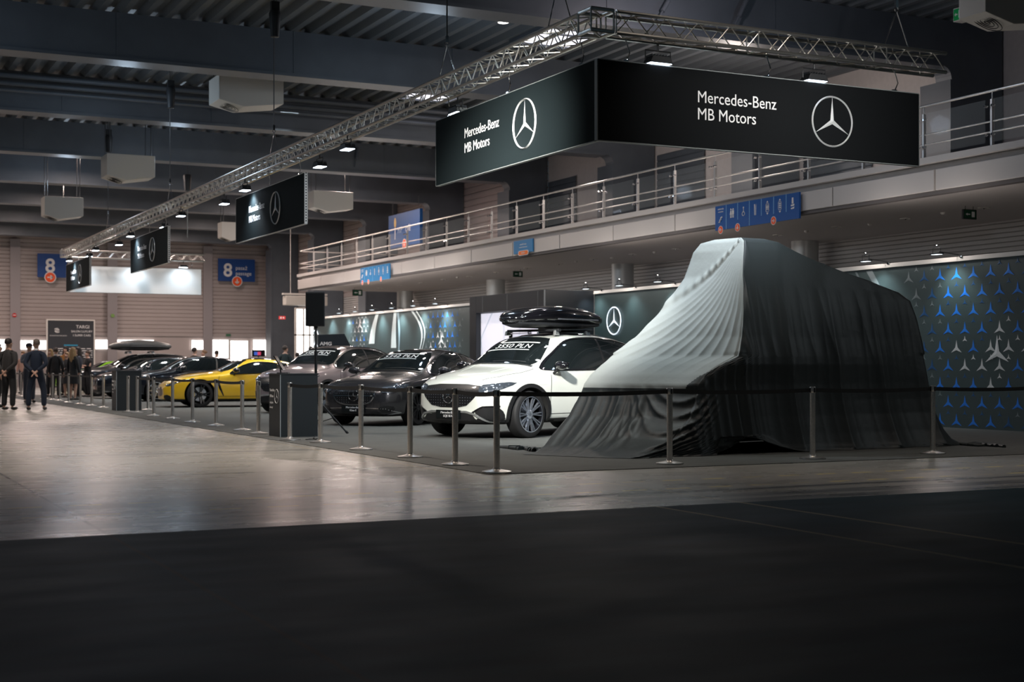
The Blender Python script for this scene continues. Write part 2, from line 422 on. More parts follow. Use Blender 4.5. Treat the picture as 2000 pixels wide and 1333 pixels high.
# balcony railing
ral = thing('balcony_railing', 'stainless steel railing with glass panels along the balcony edge', 'railing', (X_EDGE, Y_BAL, ZD))
HR = 1.02
def add_rail(name, z, r):
    mb = MB(); mb.tube([(X_EDGE + .05, 2, z), (X_EDGE + .05, Y_BAL, z), (X_WALL - .2, Y_BAL, z)], r, 10)
    return loc(mb.build(name, M_INOX, ral, smooth=40), ral)
add_rail('handrail', ZD + HR, .024); add_rail('lower_rail', ZD + .47, .016); add_rail('lower_rail', ZD + .28, .016)
posts = []; px_list = [1934, 1820, 1811, 1711, 1663, 1551, 1391, 1324, 1263, 1205, 1154, 1104, 1057, 1013, 973, 934, 898, 864, 832, 800, 770, 742, 716, 690, 666, 643, 620, 599]
yy = atx(1934, 287, X_EDGE).y - 1.75*6
while yy < Y_BAL - .3: posts.append(yy); yy += 1.75
pm = MB(); pm.box((-.03, -.022, 0), (.03, .022, HR - .15)); pm.tube([(0, 0, HR - .16), (0, 0, HR - .02)], .009, 6); pm.box((-.06, -.05, 0), (.06, .05, .012))
proto_post = None
for yy in posts:
    if proto_post is None:
        proto_post = pm.build('post', M_INOX, ral); o = proto_post
    else: o = proto_post.copy(); COL.objects.link(o)
    o.location = (.05, yy - Y_BAL, 0)
proto_c = None
for yy in posts:
    for zz in (.22, .74):
        for sgn in (-1, 1):
            if proto_c is None:
                cm = MB(); cm.tube([(-.045, 0, 0), (.03, 0, 0)], .022, 8); cm.tube([(0, -.06, 0), (0, .06, 0)], .012, 6); proto_c = cm.build('glass_clamp', M_CHROME, ral); o = proto_c
            elif len([c for c in ral.children if c.name.startswith('glass_clamp')]) < 96: o = proto_c.copy(); COL.objects.link(o)
            else: break
            o.location = (-.02, yy - Y_BAL + sgn*.09, zz)
proto_g = None
for a, b in zip(posts[:-1], posts[1:]):
    if proto_g is None:
        gm = MB(); gm.box((-.006, .1, .08), (.006, 1.65, .86)); proto_g = gm.build('glass_panel', M_GLASS, ral); o = proto_g
    else: o = proto_g.copy(); COL.objects.link(o)
    o.location = (-.02, a - Y_BAL, 0)

# round columns under the balcony
yc_ = [atx(px, 560, 23.7).y for px in (1572, 1216, 968, 791)]
for i, y in enumerate(yc_):
    mb = MB(); mb.lathe([(.36, 0), (.36, ZS - .001)], 32)
    o = mb.build('round_column', mat('column_metal', (.55, .56, .55), .35, .3), smooth=40); o.location = (23.7, y, 0)
    tag(o, 'round grey column between balcony soffit and stand wall, ' + ['rightmost, behind the covered van', 'above the wall with the large star emblem', 'above the portal left of the roof box', 'furthest and leftmost, above the patterned wall'][i], 'column', 'round columns under the balcony')
# soffit downlights and small fittings
dl0 = None
spots_px = [(1030, 524), (1092, 516), (1159, 506), (1236, 497), (1320, 486), (1408, 473), (1519, 459), (1634, 443), (1769, 427), (1922, 406), (970, 532), (918, 540), (867, 546), (822, 553), (780, 558), (742, 563)]
for px, py in spots_px:
    p = fl(px, py, ZS)
    if dl0 is None:
        root = thing('soffit_downlight', 'x', 'ceiling light', p); mb = MB(); mb.lathe([(.13, 0), (.13, -.012), (.10, -.016), (.09, -.004)], 20, cap=False); mb.build('trim_ring', M_WHITE, root)
        mb = MB(); mb.lathe([(.09, -.003), (.03, -.002), (.001, -.001)], 20, cap=False); mb.build('reflector', M_BLACK, root)
        mb = MB(); mb.ball((0, 0, -.012), .022); mb.build('bulb', M_CHROME, root); dl0 = root; o = root
    else: o = dup(dl0, p)
    o['label'] = 'small round recessed downlight, unlit, in the balcony soffit'; o['group'] = 'recessed downlights in the balcony soffit'
sd = None
for px, py in ((1195, 503), (1278, 492), (1699, 437), (1575, 451), (1842, 415), (893, 541), (1125, 510)):
    p = fl(px, py, ZS); mb = MB(); mb.lathe([(.055, 0), (.055, -.02), (.035, -.05), (.001, -.055)], 14, cap=False)
    o = mb.build('smoke_detector', M_WHITE, smooth=40); o.location = p; tag(o, 'small white smoke detector on the balcony soffit between downlights', 'detector', 'smoke detectors on the balcony soffit')

# carpet of the stand
mb = MB(); c0 = fl(955, 928); CX, CY = c0.x, c0.y
mb.box((CX, CY, 0), (X_STAND - .04, 57.5, .008)); o = mb.build('carpet', mat('grey_carpet', (.090, .093, .087), .85, noise=.18, nscale=6, bump=.3, bscale=300, stretch=(.4, 1.5, 1)))
tag(o, 'dark grey exhibition carpet under the cars and the covered van', 'carpet')
# ================================================================= truss, banners, lamps
X_TR, Y_TR = 8.15, 14.30      # centre lines of the long and the front truss
Z_T0, Z_T1 = 4.99, 5.235; HW = .12
def truss(name, a, b, label, chord_r=.025):
    a = Vector(a); b = Vector(b); L = (b - a).length; root = thing(name, label, 'truss', a, math.atan2(b.y - a.y, b.x - a.x), 'aluminium lighting trusses')
    for y, z in ((-HW, 0), (HW, 0), (-HW, Z_T1-Z_T0), (HW, Z_T1-Z_T0)):
        mb = MB(); mb.tube([(0, y, z), (L, y, z)], chord_r, 8); mb.build('chord', M_ALU, root, smooth=40)
    H_ = Z_T1 - Z_T0; n = int(L / .42); mb = MB(); st = L / n
    for i in range(n):
        x0, x1 = i*st, (i+1)*st; xm = (x0+x1)/2
        for y in (-HW, HW): mb.tube([(x0, y, 0), (xm, y, H_), (x1, y, 0)], .009, 5, cap=False)
        for z in (0, H_): mb.tube([(x0, -HW, z), (xm, HW, z), (x1, -HW, z)], .009, 5, cap=False)
    for i in range(int(L / 2) + 1):
        x0 = min(L, max(0, i * 2.0))
        mb.bar((x0, -HW, 0), (x0, -HW, H_), .010, 5); mb.bar((x0, HW, 0), (x0, HW, H_), .010, 5); mb.bar((x0, -HW, 0), (x0, HW, 0), .010, 5); mb.bar((x0, -HW, H_), (x0, HW, H_), .010, 5)
    mb.build('lacing', M_ALU, root)
    return root
tl = truss('lighting_truss', (X_TR, Y_TR + .2, Z_T0), (X_TR, 52.2, Z_T0), 'very long silver lighting truss hanging above the row of stanchions')
tf = truss('lighting_truss', (X_TR + .2, Y_TR, Z_T0), (13.35, Y_TR, Z_T0), 'shorter silver lighting truss above the largest black banner at right')
te = truss('lighting_truss', (X_TR + .2, 52.2, Z_T0), (13.1, 52.2, Z_T0), 'distant silver lighting truss above the blank white banner')
mb = MB()
for x in (-.15, .15):
    for y in (-.15, .15):
        mb.bar((x, y, 0), (x, y, .245), .012)
for z in (0, .245):
    mb.tube([(-.14, -.14, z), (.14, -.14, z), (.14, .14, z), (-.14, .14, z)], .025, 8, closed=True); mb.bar((-.14, -.14, z), (.14, .14, z), .012)
o = mb.build('truss_corner', M_ALU, smooth=40); o.location = (X_TR, Y_TR, Z_T0); tag(o, 'silver corner block joining the long and the front truss', 'truss')
o2 = o.copy(); COL.objects.link(o2); o2.location = (X_TR, 52.25, Z_T0); o2['label'] = 'silver corner block at the far end of the long truss'

# banners
BZ0, BZ1 = 3.77, 4.71; BX = 8.2
def text_on(root, M, face_w, side, hgt, sc=1.0, m=M_LETTER, star_u=.62, txt_u=.21):
    pass
def banner(label, a, b, fwd, thick=.06, m=M_PANEL, group='black hanging banners', lettering=True, tu=.215, su=.615, txt=.195, star=.325, edge=True, letters=M_LETTER, lean=1.0):
    # a -> b as read from left to right by someone facing the printed side
    a = Vector((*a, BZ0)); b = Vector((*b, BZ0)); u = (b - a).normalized(); L = (b - a).length; H_ = BZ1 - BZ0
    root = thing('hanging_banner', label, 'banner', a, 0, group); root.rotation_euler = (0, 0, math.atan2(u.y, u.x))
    # local frame: x along, z up, -y towards the reader
    mb = MB(); mb.box((0, 0, 0), (L, thick, H_)); mb.build('panel', m, root, bevel=.004)
    mb = MB()
    for xx in (-.012, L): mb.box((xx, .0, 0), (xx + .012, thick, H_))
    mb.box((0, 0, -.01), (L, thick, 0)); mb.box((0, 0, H_), (L, thick, H_ + .01)); fr = mb.build('frame', M_WHITE if edge else mat('frame_grey', (.22, .24, .24), .5), root)
    if edge:
        for xx in (-.0125, L + .0125):
            mb = MB(); z = .04
            while z < H_: mb.box((xx - .001, thick*.3, z), (xx + .001, thick*.7, z + .025)); z += .052
            mb.build('frame_holes', M_BLACK, fr)
    if lettering:
        M = frameM((L*tu, -.002, H_*.585), (1, 0, 0), (0, 0, 1)); put_text('Mercedes-Benz', txt, M, letters, root, sx=.92*lean)
        M = frameM((L*tu, -.002, H_*.365), (1, 0, 0), (0, 0, 1)); put_text('MB Motors', txt, M, letters, root, sx=.92*lean)
        mb = MB(); star_mb(mb, star, frameM((L*su, -.002, H_*.5), (1, 0, 0), (0, 0, 1))); mb.build('emblem', M_SILVER, root, recalc=False)
    mb = MB()
    for xx in (.08*L, .5*L, .92*L):
        mb.tube([(xx, thick/2, H_), (xx + .06, thick/2, H_ + .12), (xx, thick/2, Z_T0 - BZ0)], .008, 6); mb.box((xx - .03, thick/2 - .02, H_ - .01), (xx + .03, thick/2 + .02, H_ + .03))
    mb.build('hanging_clamp', M_CHROME, root)
    return root
yb = [(14.42, 19.1), (25.25, 29.95), (36.4, 41.1), (47.7, 52.4)]
names = ['nearest long-side black banner with star emblem, meeting the front banner at the corner', 'second black banner along the long truss, above the roof of the yellow car', 'third black banner along the long truss, left of centre in front of the white banner', 'furthest black banner at the left end of the long truss']
for (y0, y1), lb in zip(yb, names):
    banner(lb, (BX, y1), (BX, y0), 1, edge=(y0 > 20), letters=mat('letter_bright', (.9, .9, .9), .5))
banner('largest black banner above the covered van, facing the camera', (BX + .01, 14.36), (13.05, 14.36), 1, thick=.06, edge=False, tu=.283, su=.705, txt=.205, star=.325, m=mat('banner_front', (.004, .005, .006), .8, spec=.15), letters=mat('letter_dim', (.85, .85, .85), .5))
banner('blank white banner hanging far behind the black ones, brightly lit', (8.3, 52.45), (13.05, 52.45), 1, m=mat('white_banner', (.86, .92, .92), .6), lettering=False, edge=False, group='white hanging banner')

# floodlights under the trusses
FL_COL = (.80, .90, 1.0)
def flood_proto():
    root = thing('floodlight', 'x', 'floodlight', (0, 0, 0))
    mb = MB(); mb.prism([(-.16, -.035), (.16, -.035), (.12, .045), (-.12, .045)], .18, frameM((0, .09, 0), (1, 0, 0), (0, 0, 1))); hs = mb.build('housing', M_BLACK, root, bevel=.006)
    mb = MB()
    for k in range(7): mb.box((-.13 + k*.04, -.08, .04), (-.122 + k*.04, .08, .065))
    mb.build('cooling_fins', M_BLACK, hs)
    mb = MB(); mb.box((-.145, -.08, -.042), (.145, .08, -.036)); mb.build('lens', M_LAMP, root)
    mb = MB(); mb.tube([(-.175, 0, 0), (-.175, 0, .12), (.175, 0, .12), (.175, 0, 0)], .009, 6); mb.bar((0, 0, .12), (0, 0, .2), .012); mb.build('bracket', M_BLACK, root)
    return root
FP = flood_proto(); used = False
fpx = [(1003, 172), (840, 236), (563, 311), (553, 345), (478, 377), (354, 401), (362, 422), (292, 450), (188, 470), (203, 487), (168, 500), (225, 452)]
fls = [18.5, 22.4, 24.6, 28.6, 31.2, 34.2, 37.2, 40.2, 43.2, 45.6, 48.2, 50.6]
where = ['above the nearest long-side banner', 'left of the nearest long-side banner', 'above the gap before the second banner', 'above the second banner', 'at the far end of the second banner', 'halfway along the truss', 'near the start of the third banner', 'above the third banner', 'just past the third banner', 'third from the far end of the truss', 'second from the far end of the truss', 'at the far end of the long truss']
for i, y in enumerate(fls):
    x = X_TR + (.13 if i % 2 == 0 else -.13)
    p = Vector((x, y, 4.775))
    if not used: o = FP; o.location = p; o.rotation_euler = (0, 0, R(90)); used = True
    else: o = dup(FP, p, R(90))
    o['label'] = 'lit black floodlight on the long truss, ' + where[i]; o['group'] = 'truss floodlights'
    if i == 0: spot('floodlight_beam', p + Vector((.02, 0, -.06)), (10.9, 16.3, 2.8), 1000, FL_COL, 64, 1.0, .10)
    elif i % 2 == 0: spot('floodlight_beam', p + Vector((0.02, 0, -.06)), (12.8, y + .9, .8), 110 if i == 0 else 400, FL_COL, 116, .8, .10)
    else: spot('floodlight_beam', p + Vector((0, 0, -.06)), (9.8, y, 0), 190, FL_COL, 120, .8, .10)
for i, (px, py) in enumerate(((1285, 107), (1590, 143))):
    p = aty(px, py, Y_TR + .12); p.z = 4.775; o = dup(FP, p); o['label'] = 'lit black floodlight on the front truss, ' + ['nearer the corner', 'above the large star emblem'][i]; o['group'] = 'truss floodlights'
    spot('floodlight_beam', p + Vector((0, .06, -.06)), (p.x - .5, 22.5, 0), 600, FL_COL, 84, .8, .10)
for i, x in enumerate((8.75, 10.6, 12.3)):
    o = dup(FP, (x, 52.08, 4.775)); o['label'] = 'distant floodlight above the white banner, ' + ['left one', 'middle one', 'right one'][i]; o['group'] = 'truss floodlights'
    spot('floodlight_beam', (x, 51.95, 4.72), (x, 52.42, 4.1), 26, FL_COL, 125, .9, .06)

# rigging: hoists with chains and bridles
def hoist(x, y, ztop, zbag, zhook, spread, lab, bag=True):
    root = thing('chain_hoist', lab, 'hoist', (x, y, zhook), 0, 'chain hoists holding the truss')
    mb = MB(); mb.bar((0, 0, 0), (0, 0, ztop - zhook), .011, 6)
    if bag: mb.bar((.05, 0, zbag - zhook), (.05, 0, ztop - zhook), .006, 5)
    mb.build('chain', mat('dark_chain', (.10, .10, .10), .4, .6), root)
    if bag:
        mb = MB(); mb.lathe([(.03, -.28), (.085, -.27), (.10, .0), (.12, .18), (.10, .24), (.02, .26)], 12, Matrix.Translation((.02, 0, zbag - zhook))); mb.box((-.06, -.05, zbag - zhook + .22), (.1, .05, zbag - zhook + .42)); mb.build('chain_bag', M_BLACK, root, smooth=40)
    mb = MB(); mb.tube([(.03*math.cos(t), 0, .03*math.sin(t) - .02) for t in [k*math.pi/4 for k in range(8)]], .007, 6, closed=True); mb.box((-.02, -.015, 0), (.02, .015, .10)); mb.build('hook', M_CHROME, root)
    zt = Z_T1 - zhook
    for s in (-1, 1):
        mb = MB(); d = (0, s*spread, zt) if abs(x - X_TR) < .3 else (s*spread, 0, zt)
        mb.bar((0, 0, -.04), d, .008, 6); mb.build('bridle_sling', M_CHROME, root)
    return root
for px, py_bag, y, zh, lab in ((873, None, 19.4, 5.75, 'thin chain hoist line left of the nearest long-side banner'), (535, 45, 27.6, 5.75, 'black chain bag hoist, highest one near the top edge'), (332, 190, 37.5, 5.75, 'black chain bag hoist beside the first white heater'), (211, 280, 46.5, 5.75, 'black chain bag hoist, left of the second white heater'), (0, None, 15.2, 5.9, 'bridle at the truss corner, cut by the top edge')):
    q = atx(px, 300, X_TR) if px else None
    y = q.y if px else y
    zb_ = atx(px, py_bag, X_TR).z if py_bag else 0
    hoist(X_TR, y, Z_ROOF + .1, zb_, zh, .32, lab, bag=bool(py_bag))
hoist(12.62, Y_TR, Z_ROOF + .1, 0, 5.78, .22, 'chain hook with two slings at the right end of the front truss', bag=False)
for px, pyb, y, lab in ((124, 345, 58.0, 'small black chain bag hanging far left above the blue number sign'), (366, 357, 49.0, 'small black chain bag hanging behind the long truss')):
    p = aty(px, pyb, y); root = thing('chain_hoist', lab, 'hoist', (p.x, p.y, p.z), 0, 'chain hoists holding the truss')
    mb = MB(); mb.bar((0, 0, -1.9), (0, 0, Z_ROOF + .1 - p.z), .012, 6); mb.build('chain', MATS['dark_chain'], root)
    mb = MB(); mb.lathe([(.04, -.3), (.11, -.28), (.13, .0), (.15, .22), (.12, .28), (.02, .3)], 12); mb.build('chain_bag', M_BLACK, root, smooth=40)

# ================================================================= stand walls
ZW = 3.08
Y0W, Y_PF, Y_PN = 6.0, 37.76, 33.06          # portal from Y_PN (near) to Y_PF (far)
YL_END = atx(612, 640, X_STAND).y
M_STARB = mat('print_blue', srgb(25, 130, 240), .5); M_STARD = mat('print_dim_blue', srgb(24, 85, 140), .5)
M_STARW = mat('print_white', (.8, .8, .8), .5); M_STARG = mat('print_grey', (.20, .24, .25), .5)
M_BEAMW = mat('print_light_ray', (.85, .95, .95), .5)
def wall_panel(label, y0, y1, extra=None, name='stand_wall'):
    root = thing(name, label, 'display wall', (X_STAND, y0, 0), 0, 'printed display walls of the stand')
    mb = MB(); mb.box((0, 0, 0), (.10, y1 - y0, ZW)); mb.build('panel', M_DARKWALL, root)
    mb = MB(); mb.box((-.035, 0, ZW - .03), (.12, y1 - y0, ZW + .05)); mb.build('top_rail', M_WHITE, root)
    return root
XP = -.004
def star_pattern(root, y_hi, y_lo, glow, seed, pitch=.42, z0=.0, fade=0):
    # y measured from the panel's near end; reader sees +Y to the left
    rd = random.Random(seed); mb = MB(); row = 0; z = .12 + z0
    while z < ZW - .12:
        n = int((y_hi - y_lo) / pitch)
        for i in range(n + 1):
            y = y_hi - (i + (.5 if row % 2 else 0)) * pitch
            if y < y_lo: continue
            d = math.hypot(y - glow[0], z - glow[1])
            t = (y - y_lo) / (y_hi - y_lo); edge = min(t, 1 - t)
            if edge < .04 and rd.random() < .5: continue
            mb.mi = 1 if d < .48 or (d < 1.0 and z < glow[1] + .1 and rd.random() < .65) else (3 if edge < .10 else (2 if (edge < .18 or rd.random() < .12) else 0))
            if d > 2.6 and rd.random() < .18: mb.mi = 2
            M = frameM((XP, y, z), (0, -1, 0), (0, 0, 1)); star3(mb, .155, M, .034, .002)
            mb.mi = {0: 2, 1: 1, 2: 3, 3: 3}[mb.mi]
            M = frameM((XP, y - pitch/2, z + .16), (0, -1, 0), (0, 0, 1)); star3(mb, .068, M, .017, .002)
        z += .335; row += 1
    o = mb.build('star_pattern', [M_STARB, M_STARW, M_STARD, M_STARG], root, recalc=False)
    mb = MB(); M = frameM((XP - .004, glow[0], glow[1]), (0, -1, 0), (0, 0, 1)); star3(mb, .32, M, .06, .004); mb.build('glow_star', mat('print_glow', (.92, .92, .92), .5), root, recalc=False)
def ray_print(root, pts, w0, w1, name='light_ray', m=None):    # curved light streak printed on the wall
    mb = MB(); vs = []; n = len(pts)
    for i, (y, z) in enumerate(pts):
        w_ = w0 + (w1 - w0) * i / (n - 1); vs += [(XP - .002, y - w_, z), (XP - .002, y + w_, z)]
    mb.add(vs, [(2*i, 2*i+1, 2*i+3, 2*i+2) for i in range(n - 1)]); mb.build(name, m or M_BEAMW, root, recalc=False)
def arc(y0, z0, y1, z1, bow, n=14): return [(y0 + (y1-y0)*t + bow*math.sin(math.pi*t), z0 + (z1-z0)*t) for t in [i/(n-1) for i in range(n)]]
# near section, right of the portal
Yr = atx(1725, 530, X_STAND).y
A = wall_panel('tall dark display wall with blue star pattern right of the covered van', Y0W, Yr + 1.8)
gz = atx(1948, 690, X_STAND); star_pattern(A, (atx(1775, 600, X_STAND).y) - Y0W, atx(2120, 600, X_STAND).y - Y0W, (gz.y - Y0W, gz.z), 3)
ya = atx(1735, 545, X_STAND).y - Y0W
ray_print(A, arc(ya + .55, ZW - .06, ya - .35, .1, -.42), .09, .04, m=M_STARG); ray_print(A, arc(ya + .95, ZW - .06, ya + .1, .1, -.42), .03, .02, m=M_STARG)
B = wall_panel('dark display wall with a lit round star emblem between roof box and covered van', Yr + 1.8, Y_PN)
c = atx(1201, 627, X_STAND); mb = MB(); star_mb(mb, .37, frameM((-.03, c.y - Yr - 1.8, c.z), (0, -1, 0), (0, 0, 1)), ring=.085); mb.build('emblem', mat('lit_emblem', (.9, .95, 1), .4, emit=1.1, ecol=(.8, .9, 1)), B, recalc=False)
# portal
P = thing('portal', 'black exhibition portal with lit picture wall inside, left of the roof box', 'portal', (17.28, Y_PN, 0))
mb = MB(); mb.box((0, Y_PF - Y_PN - .45, .009), (1.5, Y_PF - Y_PN, 3.14)); mb.box((0, 0, .009), (1.5, .35, 3.14)); mb.box((0, .35, 2.66), (1.5, Y_PF - Y_PN - .45, 3.14)); mb.build('frame', M_PORTAL, P, bevel=.008)
mb = MB()
for y in (.35, 2.2, Y_PF - Y_PN - .9): mb.box((-.004, y, 2.68), (.0, y + .012, 3.12))
mb.box((-.012, -.012, 0), (.03, .0, 3.14)); mb.build('seam', mat('seam_grey', (.25, .27, .28), .4), P)
pic = bpy.data.materials.new('picture_print'); pic.use_nodes = True; nt = pic.node_tree; bs = nt.nodes['Principled BSDF']
tc = nt.nodes.new('ShaderNodeTexCoord'); vo = nt.nodes.new('ShaderNodeTexVoronoi'); vo.feature = 'DISTANCE_TO_EDGE'; vo.inputs['Scale'].default_value = .8; nt.links.new(tc.outputs['Object'], vo.inputs['Vector'])
rp = nt.nodes.new('ShaderNodeValToRGB'); rp.color_ramp.elements[0].position = .01; rp.color_ramp.elements[0].color = (.50, .56, .66, 1); rp.color_ramp.elements[1].position = .03; rp.color_ramp.elements[1].color = (.82, .80, .90, 1); nt.links.new(vo.outputs[0], rp.inputs[0])
nt.links.new(rp.outputs[0], bs.inputs['Base Color']); nt.links.new(rp.outputs[0], bs.inputs['Emission Color']); bs.inputs['Emission Strength'].default_value = .75
mb = MB(); mb.box((.16, .35, .1), (.22, Y_PF - Y_PN - .45, 2.64)); mb.build('picture_screen', pic, P)
mb = MB(); mb.box((.02, 1.2, .1), (.15, 3.0, 1.15))
for k in range(4): mb.box((.06, 1.0, 1.35 + k*.22), (.15, 2.2, 1.38 + k*.22)); mb.box((.05, 1.02, .1), (.15, 1.05, 2.1)); mb.box((.05, 2.17, .1), (.15, 2.2, 2.1))
mb.build('shelf', mat('pale_shelf', (.5, .5, .55), .4), P)
# far section
C_ = wall_panel('long dark display wall with light rays and star patterns, behind the grey cars', Y_PF, YL_END)
def yw(px, py): p = atx(px, py, X_STAND); return p.y - Y_PF, p.z
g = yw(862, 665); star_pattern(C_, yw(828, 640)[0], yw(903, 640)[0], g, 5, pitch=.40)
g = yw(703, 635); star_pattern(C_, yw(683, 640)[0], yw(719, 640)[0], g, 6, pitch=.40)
def line(pa, pb, bow): a = yw(*pa); b = yw(*pb); return arc(a[0], min(a[1], ZW - .04), b[0], b[1], bow)
ray_print(C_, line((737, 613), (726, 672), .10), .16, .30); ray_print(C_, line((772, 608), (769, 680), .05), .13, .26); ray_print(C_, line((777, 608), (779, 685), -.1), .10, .05, m=mat('print_pale_ray', (.30, .42, .48), .5))
ray_print(C_, line((805, 603), (820, 683), -.5), .10, .03); ray_print(C_, line((813, 602), (824, 683), -.5), .05, .02)
cc = yw(614, 652); mb = MB(); star_mb(mb, .52, frameM((-.03, cc[0] - .2, 2.1), (0, -1, 0), (0, 0, 1)), ring=.085); mb.build('emblem', MATS['lit_emblem'], C_, recalc=False)
# arm lights clipped on the wall tops
def arm_light():
    root = thing('wall_arm_light', 'x', 'spotlight')
    mb = MB(); mb.tube([(.12, .0, 0), (.05, .1, .05), (-.30, .22, .10)], .009, 6); mb.build('arm', M_BLACK, root)
    mb = MB(); mb.box((.0, -.03, -.01), (.14, .03, .02)); mb.build('clip', M_CHROME, root)
    mb = MB(); mb.box((-.42, .12, .05), (-.28, .34, .075)); hd = mb.build('lamp_head', M_BLACK, root, bevel=.004)
    mb = MB(); mb.box((-.40, .14, .045), (-.30, .32, .049)); mb.build('lamp_face', mat('arm_lamp', (1, 1, 1), .5, emit=3, ecol=(.8, .92, 1)), hd)
    mb = MB(); mb.tube([(-.35, .13, .07), (-.35, .13, .17), (-.35, .33, .17), (-.35, .33, .07)], .007, 5); mb.ball((-.35, .23, .20), .02); mb.build('yoke', M_CHROME, root)
    return root
AL = None
for px, lab in ((1880, 'right of the van, near the right edge'), (1738, 'right of the van, nearer to it'), (1322, 'just left of the covered van'), (1245, 'above the round star emblem, to its right'), (1178, 'above the left end of the wall with the round emblem'),
                (877, 'rightmost above the far patterned wall'), (833, 'second from the right above the far patterned wall'), (790, 'third from the right above the far patterned wall'), (751, 'fourth from the right above the far patterned wall'), (717, 'third from the left above the far patterned wall'), (685, 'second from the left above the far patterned wall'), (653, 'leftmost above the far patterned wall')):
    p = atx(px, 600, X_STAND); q = Vector((X_STAND - .05, p.y, ZW + .04))
    if AL is None: AL = arm_light(); o = AL; o.location = q
    else: o = dup(AL, q)
    o['label'] = 'arm spotlight on display wall, ' + lab; o['group'] = 'arm spotlights on the display walls'
    spot('arm_light_beam', q + Vector((-.35, .22, .02)), (X_STAND, q.y + .1, 1.75), 44 if p.y < Y_PN else 150, (.84, .97, 1.0), 105, .9, .04)
    l = bpy.data.lights.new('soffit_fill', 'POINT'); l.energy = 26 if p.y < Y_PN else 42; l.color = (1, .90, .84); l.shadow_soft_size = .08  # extra fill points added to brighten soffit and ribbed wall
    lo = bpy.data.objects.new('soffit_fill', l); COL.objects.link(lo); lo.location = q + Vector((-.3, .3, .42))
# ================================================================= signs
def circle(r, n=28, sx=1): return [(r*math.cos(2*math.pi*k/n)*sx, r*math.sin(2*math.pi*k/n)) for k in range(n)]
def arrow_badge(root, M, r, ang, name='arrow_badge'):
    mb = MB(); mb.prism(circle(r), .004, M); b = mb.build(name, M_LETTER, root)
    mb = MB(); mb.prism(circle(r*.86), .006, M); mb.build('badge_face', M_ORANGE, b)
    A = M @ Matrix.Rotation(ang, 4, 'Z'); mb = MB()
    mb.prism([(-.5*r, -.09*r), (.45*r, -.09*r), (.45*r, .09*r), (-.5*r, .09*r)], .009, A)
    mb.prism([(.55*r, 0), (.1*r, .42*r), (-.06*r, .28*r), (.26*r, 0), (-.06*r, -.28*r), (.1*r, -.42*r)], .009, A); mb.build('arrow', M_LETTER, b)
def person_icon(mb, M, s, skirt=False):
    mb.prism([(x, y + .42*s) for x, y in circle(.09*s, 14)], .004, M)
    if skirt: mb.prism([(-.07*s, .3*s), (.07*s, .3*s), (.17*s, -.1*s), (-.17*s, -.1*s)], .004, M)
    else: mb.prism([(-.15*s, .3*s), (.15*s, .3*s), (.13*s, -.08*s), (-.13*s, -.08*s)], .004, M)
    for x in (-.06, .06): mb.box((x*s - .035*s, -.42*s, 0), (x*s + .035*s, -.08*s, .004), M)
def lift_icon(mb, M, s, kind):
    o = [(-.2, .22), (-.13, .3), (.13, .3), (.2, .22), (.2, -.22), (.13, -.3), (-.13, -.3), (-.2, -.22)]
    n = len(o); vs = [M @ Vector((x*s, y*s, .004)) for x, y in o] + [M @ Vector((x*s*.86, y*s*.9, .004)) for x, y in o]
    mb.add(vs, [(i, (i+1)%n, (i+1)%n+n, i+n) for i in range(n)])
    for q in (1, -1): mb.prism([(-.12*s, q*.36*s), (.12*s, q*.36*s), (0, q*.50*s)], .004, M)
    if kind: [mb.box((x*s, y*s, 0), (x*s+.09*s, y*s+.1*s, .004), M) for x in (-.11, .02) for y in (-.18, -.04, .10)]
    else:
        for x in (-.08, .08): person_icon(mb, M @ Matrix.Translation((x*s, 0, 0)), s*.42)
